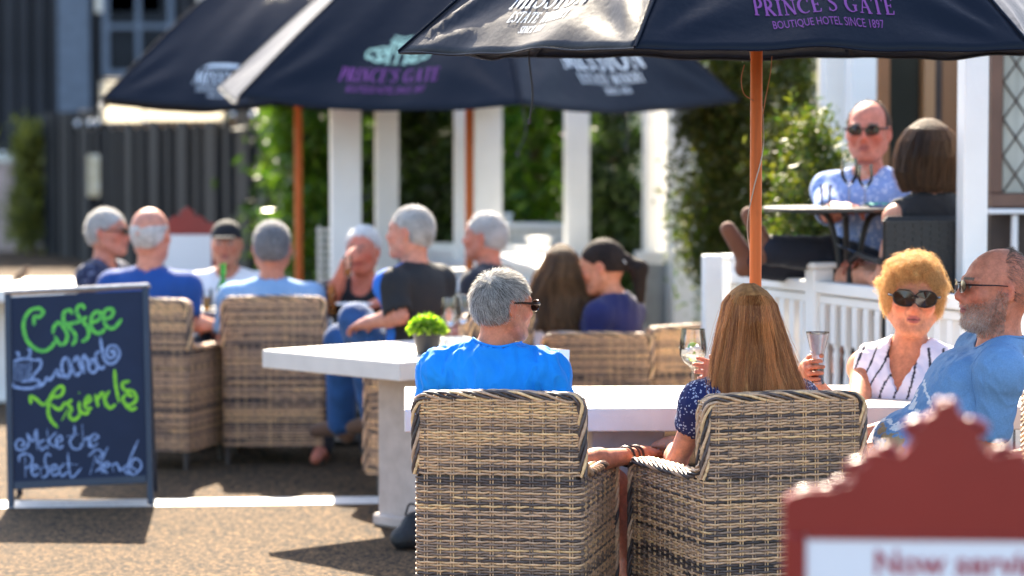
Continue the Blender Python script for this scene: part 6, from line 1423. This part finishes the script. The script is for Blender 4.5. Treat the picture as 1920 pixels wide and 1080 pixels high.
# ---- sparrow
so0 = np.array(tuple(sp.location)); bp_ = [ell(V3(0, 0, .060), (.030, .046, .030), basis(0, .55), .02), ell(V3(0, .036, .098), (.020, .022, .019), np.eye(3), .015), cone(V3(0, .052, .100), V3(0, .068, .097), .007, .002, .004), cone(V3(0, -.035, .040), V3(0, -.095, .012), .016, .008, .012)]
bp_ = [tuple((q*1.15 if isinstance(q, np.ndarray) and q.shape == (3,) else q) for q in p) for p in bp_]
V, Q = implicit(bp_, .005); C = np.tile(np.array([.16, .095, .06]), (len(V), 1)); C[V[:, 2] < .055] = (.30, .25, .20); C[vnoise(V, 120, 4) > .3] *= .5; sb = link('body', mkmesh('body', V, Q, C, True), M['scalp'], sp)
mb = MB()
for sx in (-1, 1):
    mb = MB(); mb.tube([(sx*.012, 0, .045), (sx*.013, .004, .0)], .0022, 5); mb.tube([(sx*.013, -.008, .002), (sx*.013, .018, .002)], .0022, 5); mb.build('leg', M['pole'], sp)
    mb = MB(); mb.add([(sx*.034, .03, .085), (sx*.038, -.01, .075), (sx*.030, -.075, .035), (sx*.036, -.02, .05)], [(0, 1, 2, 3)]); o = mb.build('wing', M['bark'], sp); m_ = o.modifiers.new('t', 'SOLIDIFY'); m_.thickness = .004
sp.rotation_euler = (0, 0, radians(-60))
# ------------------------------------------------------------------ things on the tables
def glass_thing(name, loc, prof, label, cat, liquid=None, lm=None, group=None, n=28):
    root = empty(name, loc, 0, label, cat, group); mb = MB(); mb.lathe(prof, n=n); mb.build('glass_body', M['glass'], root, True)
    if liquid: mb = MB(); mb.lathe(liquid, n=n); mb.build('drink', lm, root, True)
    return root
M['beer'] = mat('amber_beer', (.75, .36, .03), .1, .05, trans=.7, ior=1.33); M['water'] = mat('sparkling_drink', (.95, .93, .85), .02, .02, trans=1, ior=1.33); M['cola'] = mat('dark_red_drink', (.16, .012, .006), .1, .1, trans=.5, ior=1.33)
M['frost'] = mat('ice_and_frosted_glass', (.86, .88, .90), .2, .1, 40, .6, 60, trans=.2, ior=1.3); M['bottle'] = mat('green_bottle_glass', (.03, .45, .06), .1, .1, trans=.7, ior=1.45)
# balloon glass with lime, in front of the auburn-haired woman
g = onground(1299, 742, TT); s_ = .98
bal = [(.040, 0), (.038, .004), (.006, .010), (.004, .095), (.010, .105), (.034, .125), (.048, .150), (.051, .175), (.046, .215), (.043, .245)]
o = glass_thing('balloon_glass', (g.x, g.y, TT), bal, 'large stemmed balloon glass with clear drink and lime beside the auburn hair', 'glass', [(.0, .108), (.034, .128), (.046, .152), (.0485, .172), (0, .1725)], M['water'])
mb = MB(); mb.tube([(.0, 0, .176), (.0, .003, .176)], .020, 14); l_ = mb.build('lime_slice', mat('lime_rind', (.25, .45, .05), .5), o); 
for k in range(5): mb = MB(); mb.box((-.012, -.012, -.01), (.012, .012, .01), .003); ic = mb.build('ice_cube', M['frost'], o); ic.location = (.018*cos(k*1.4), .018*sin(k*1.4), .150+.006*k); ic.rotation_euler = (k, k*.7, k*2)
# flared tall glass in the older woman's hand
gb = glp.copy(); sc12 = 8.88/FPX; hgt = 98*sc12
o = glass_thing('flared_glass', (gb[0], gb[1], gb[2]-30*sc12), [(.024, 0), (.024, .006), (.022, .010), (.022, 48*sc12), (.024, 60*sc12), (.041, hgt)], 'tall flared glass with dark red drink and ice held by the older woman', 'glass', [(.0, .008), (.0205, .009), (.0205, 34*sc12), (0, 34*sc12+.001)], M['cola'])
mb = MB(); mb.lathe([(0, 36*sc12), (.0200, 37*sc12), (.0205, 48*sc12), (.023, 60*sc12), (.0385, hgt-.006), (.036, hgt-.005), (0, hgt-.012)], n=24); mb.build('ice', M['frost'], o, True)
for k in range(9): mb = MB(); mb.box((-.011, -.011, -.009), (.011, .011, .009), .003); ic = mb.build('ice_cube', M['frost'], o); ic.location = (.014*cos(k*2.4), .014*sin(k*2.4), .07+.011*k); ic.rotation_euler = (k, k*.7, k*2)
# paper menu in the blue-shirted man's other hand, standing up on the table
a = A(1036, 690, 8.9); mn = empty('menu_sheet', tuple(a), radians(-6), 'white menu sheet standing up behind the shoulder of the blue t-shirt man', 'menu')
mb = MB(); mb.add([(-.055, 0, -.10), (.052, .01, -.11), (.058, .02, .062), (-.06, .0, .066)], [(0, 1, 2, 3)]); o = mb.build('sheet', M['paper'], mn); m_ = o.modifiers.new('t', 'SOLIDIFY'); m_.thickness = .0008
mb = MB()
for k in range(7): mb.box((-.03, -.0035+.012*.3, .03-k*.012), (.012+.02*((k*7) % 3)/3, -.002+.012*.3, .0325-k*.012))
mb.build('faint_print', mat('grey_print', (.45, .45, .46), .6), mn)
# potted plant and glassware on the left table
g = onground(801, 664, TT); pt = empty('potted_plant', (g.x, g.y, TT), 0, 'small bright green plant in a dark pot on the left concrete table', 'plant'); k = g.y/FPX
mb = MB(); mb.lathe([(20*k, 0), (28*k, 44*k), (28*k, 46*k), (24*k, 46*k), (22*k, 40*k), (0, 40*k)], n=24); mb.build('pot', M['black'], pt, True)
rng = np.random.default_rng(5); n = 1300; th = rng.uniform(0, 2*pi, n); ph = np.arccos(rng.uniform(-.15, 1, n)); r = 34*k*rng.uniform(.75, 1.08, n); Pq = np.stack([r*np.sin(ph)*np.cos(th), r*np.sin(ph)*np.sin(th), 44*k+r*np.cos(ph)*.85], 1)
v, f, c = leaves(Pq, .0125, rng, 1.2); o = link('foliage', mkmesh('foliage', v, f, c), leafmat('fresh_green_leaf', (.06, .16, .01), (.38, .50, .05), .6), pt); o['kind'] = 'stuff'
def tumbler(px, py, wpx, hpx, label, z=TT, liquid=None, frac=.6, lm=None, stem=False, group=None, d=None):
    g = onground(px, py, z) if d is None else at(px, py, d); k = g.y/FPX; w2, h2 = wpx*k/2, hpx*k
    prof = [(w2*.8, 0), (w2*.78, .004), (w2*.15, .012), (w2*.12, h2*.42), (w2*.5, h2*.48), (w2*.95, h2*.62), (w2, h2*.75), (w2*.85, h2)] if stem else [(w2*.75, 0), (w2*.78, .006), (w2, h2)]
    liq = None
    if liquid: liq = [(0, .008), (w2*.72, .009), (w2*(.75+.22*frac), h2*frac), (0, h2*frac+.001)] if not stem else [(0, h2*.49), (w2*.5, h2*.5), (w2*.9, h2*.62), (w2*.9, h2*.68), (0, h2*.681)]
    return glass_thing('wine_glass' if stem else 'drinking_glass', tuple(g), prof, label, 'glass', liq, lm, group)
tumbler(845, 652, 38, 95, 'left stemmed wine glass behind the potted plant', stem=True)
tumbler(868, 648, 40, 96, 'stemmed wine glass touching the middle pole, right of its twin', stem=True)
tumbler(745, 640, 1, 1, '') if False else None
g = onground(852, 660, TT); bx_ = empty('white_dish', (g.x, g.y, TT), .3, 'square white porcelain dish beside the potted plant', 'dish'); mb = MB(); mb.box((-.06, -.06, 0), (.06, .06, .006), .002); mb.box((-.065, -.065, .006), (-.055, .065, .065), .003); mb.box((.055, -.065, .006), (.065, .065, .065), .003); mb.box((-.0549, -.065, .0061), (.0549, -.055, .065), .003); mb.box((-.0549, .055, .0061), (.0549, .065, .065), .003); mb.build('dish', M['white'], bx_)
mb = MB(); mb.box((-.05, -.05, .01), (.05, .05, .05), .01); mb.build('sugar_sachets', mat('sachets', (.7, .6, .3), .6, .4, 40), bx_)
# black bag leaning at the table foot
g = onground(768, 1032); bg_ = empty('black_bag', (g.x, g.y+.06, 0), 0, 'soft black bag slumped on the ground beside the table foot', 'bag'); k = g.y/FPX
V, Q = implicit([ell(V3(0, 0, .045), (.085, .07, .055), np.eye(3), .03), ell(V3(.02, .01, .10), (.055, .05, .055), np.eye(3), .04), cut((0, 0, .002), (0, 0, -1))], .007); Nn = normals(V, Q); V = V+Nn*(vnoise(V, 40, 2)*.006)[:, None]; link('body', mkmesh('body', V, Q, None, True), M['leather'], bg_)
mb = MB(); mb.tube(smooth([(-.02, 0, .14), (.0, -.02, .19), (.05, -.02, .17), (.05, 0, .13)]), .005, 6); mb.build('strap', M['leather'], bg_, True)
# drinks on the far tables
tumbler(370, 588, 17, 52, 'beer glass nearest the bald man on the left table', liquid=1, frac=.8, lm=M['beer'], d=14.6)
tumbler(388, 590, 17, 48, 'second beer glass, between the first and the green bottle', liquid=1, frac=.7, lm=M['beer'], d=14.45)
tumbler(402, 584, 15, 44, 'clear tumbler left of the green bottle', d=14.5)
o = empty('green_bottle', tuple(at(418, 582, 14.55)), 0, 'bright green bottle in front of the boy in the cap', 'bottle'); k = 14.55/FPX; mb = MB(); mb.lathe([(11*k, 0), (12*k, 3*k), (12*k, 40*k), (5*k, 58*k), (4.5*k, 84*k), (5.5*k, 85*k), (5.5*k, 88*k), (0, 88*k)], n=20); mb.build('bottle_glass', M['bottle'], o, True)
tumbler(622, 592, 20, 66, 'tall beer glass at the left edge of the middle table', liquid=1, frac=.85, lm=M['beer'], d=13.9)
tumbler(604, 590, 16, 40, 'short amber glass left of the tall beer', liquid=1, frac=.6, lm=M['beer'], d=13.9)
tumbler(652, 520, 16, 40, 'glass raised to the mouth of the man in black', liquid=1, frac=.4, lm=M['beer'], d=13.72)
g = at(664, 574, 13.7); pl = empty('white_plate', tuple(g), 0, 'small white plate glinting on the middle table', 'plate'); mb = MB(); mb.lathe([(.05, 0), (.10, .012), (.098, .016), (.05, .006), (0, .006)], n=28); mb.build('plate', M['white'], pl, True)
# deck table: glasses, napkin, phone
tumbler(1548, 388, 22, 42, 'short glass at the left edge of the deck table', d=11.5); tumbler(1592, 388, 34, 92, 'wine glass in front of the man on the deck', d=11.6, stem=True); tumbler(1622, 388, 30, 80, 'second wine glass on the deck table, nearer the woman', d=11.5, stem=True)
g = at(1650, 386, 11.45); npk = empty('teal_napkin', tuple(g), .4, 'crumpled teal napkin on the deck table', 'napkin'); mb = MB()
rr = np.random.default_rng(2); VV = [(x*.02, y*.02, .004+.012*rr.random()) for y in range(-2, 3) for x in range(-3, 4)]; mb.add(VV, [(j*7+i, j*7+i+1, j*7+i+8, j*7+i+7) for j in range(4) for i in range(6)]); o = mb.build('cloth', mat('teal_cloth', (.03, .30, .22), .8), npk, True); m_ = o.modifiers.new('t', 'SOLIDIFY'); m_.thickness = .002
g = at(1600, 474, 11.42); ph = empty('mobile_phone', tuple(g), 0, 'phone with a bluish screen held low by the man on the deck', 'phone'); Mx = Euler((.2, .45, .2)).to_matrix().to_4x4(); mb = MB(); mb.box((-.075, -.038, -.004), (.075, .038, .004), .002, M=Mx); mb.build('case', M['black'], ph); mb = MB(); mb.box((-.070, -.034, .0042), (.070, .034, .005), M=Mx); mb.build('screen', mat('blue_reflecting_screen', (.02, .08, .18), .1, .1, spec=1), ph)
c = P14.arms['L'][1]; wt = MB(); pts = [tuple(c+np.array([.006*cos(t), .034*cos(t), .034*sin(t)])-P14.off) for t in np.linspace(0, 2*pi, 18)]; wt.tube(pts, .008, 6, cap=False); wt.build('wristwatch', M['steel'], P14.root, True)
# black woven chair on the deck
def woven_rows(root, zc):
    b = MB(); z = .13; i = 0
    while z < zc-.02:
        for j in range(9): x0 = -.178+j*.0396; b.box((x0, -.0365 if (i+j) % 2 else -.0325, z), (x0+.0386, -.0305, z+.012))
        z += .0145; i += 1
    o = b.build('woven_strips', M['black'], root); o['kind'] = 'stuff'
dc = empty('deck_chair', (X(1732, 11.02), 11.02, deckz), radians(10), 'black woven chair with a tall square back on the deck', 'chair'); zc = Z(405, 11.02)-deckz
mb = MB(); mb.box((-.185, -.03, .10), (.185, .02, zc), .02); woven_rows(dc, zc); mb.build('backrest', mat('black_woven_panel', (.012, .011, .010), .6, .4, 80, .6, 120), dc)
mb = MB(); mb.box((-.185, .021, .36), (.185, .45, .43), .02); mb.build('seat', M['black'], dc)
for x in (-.17, .17):
    for y in (0, .42): mb = MB(); mb.box((x-.018, y-.018 if y else -.02, 0), (x+.018, y+.018, .36 if y else .10), .003); mb.build('leg', M['black'], dc)
    mb = MB(); mb.tube([(x*1.15, 0, .62), (x*1.15, .30, .64), (x*1.15, .42, .60), (x*1.15, .43, .1)], .016, 8); mb.build('armrest', M['black'], dc, True)
# striped white folding seat seen left of the leftmost post
g = onground(612, 560); g = Vector((X(612, 19), 19, 0)); fs = empty('slatted_chair', g, radians(15), 'white slatted folding chair standing in front of the leftmost white post', 'chair'); zt_ = Z(424, 19); i = 0
for x in (-.055, .055): mb = MB(); mb.box((x-.008, -.01, 0), (x+.008, .01, zt_), .002); mb.build('leg', M['white'], fs)
z = .35
while z < zt_-.02: mb = MB(); mb.box((-.075, -.026, z), (.075, -.0105, z+.026), .002); mb.build('slat', M['white'], fs); z += .052
g = onground(1182, 756, TT+.001); lf = empty('dry_leaf', (g.x, g.y, TT), .6, 'tiny dry leaf lying on the near white tabletop between the couple', 'leaf')
mb = MB(); mb.add([(-.014, 0, .001), (-.004, .006, .004), (.012, .002, .002), (.0, -.006, .003)], [(0, 3, 2, 1)]); o = mb.build('blade', M['bark'], lf); m_ = o.modifiers.new('t', 'SOLIDIFY'); m_.thickness = .001
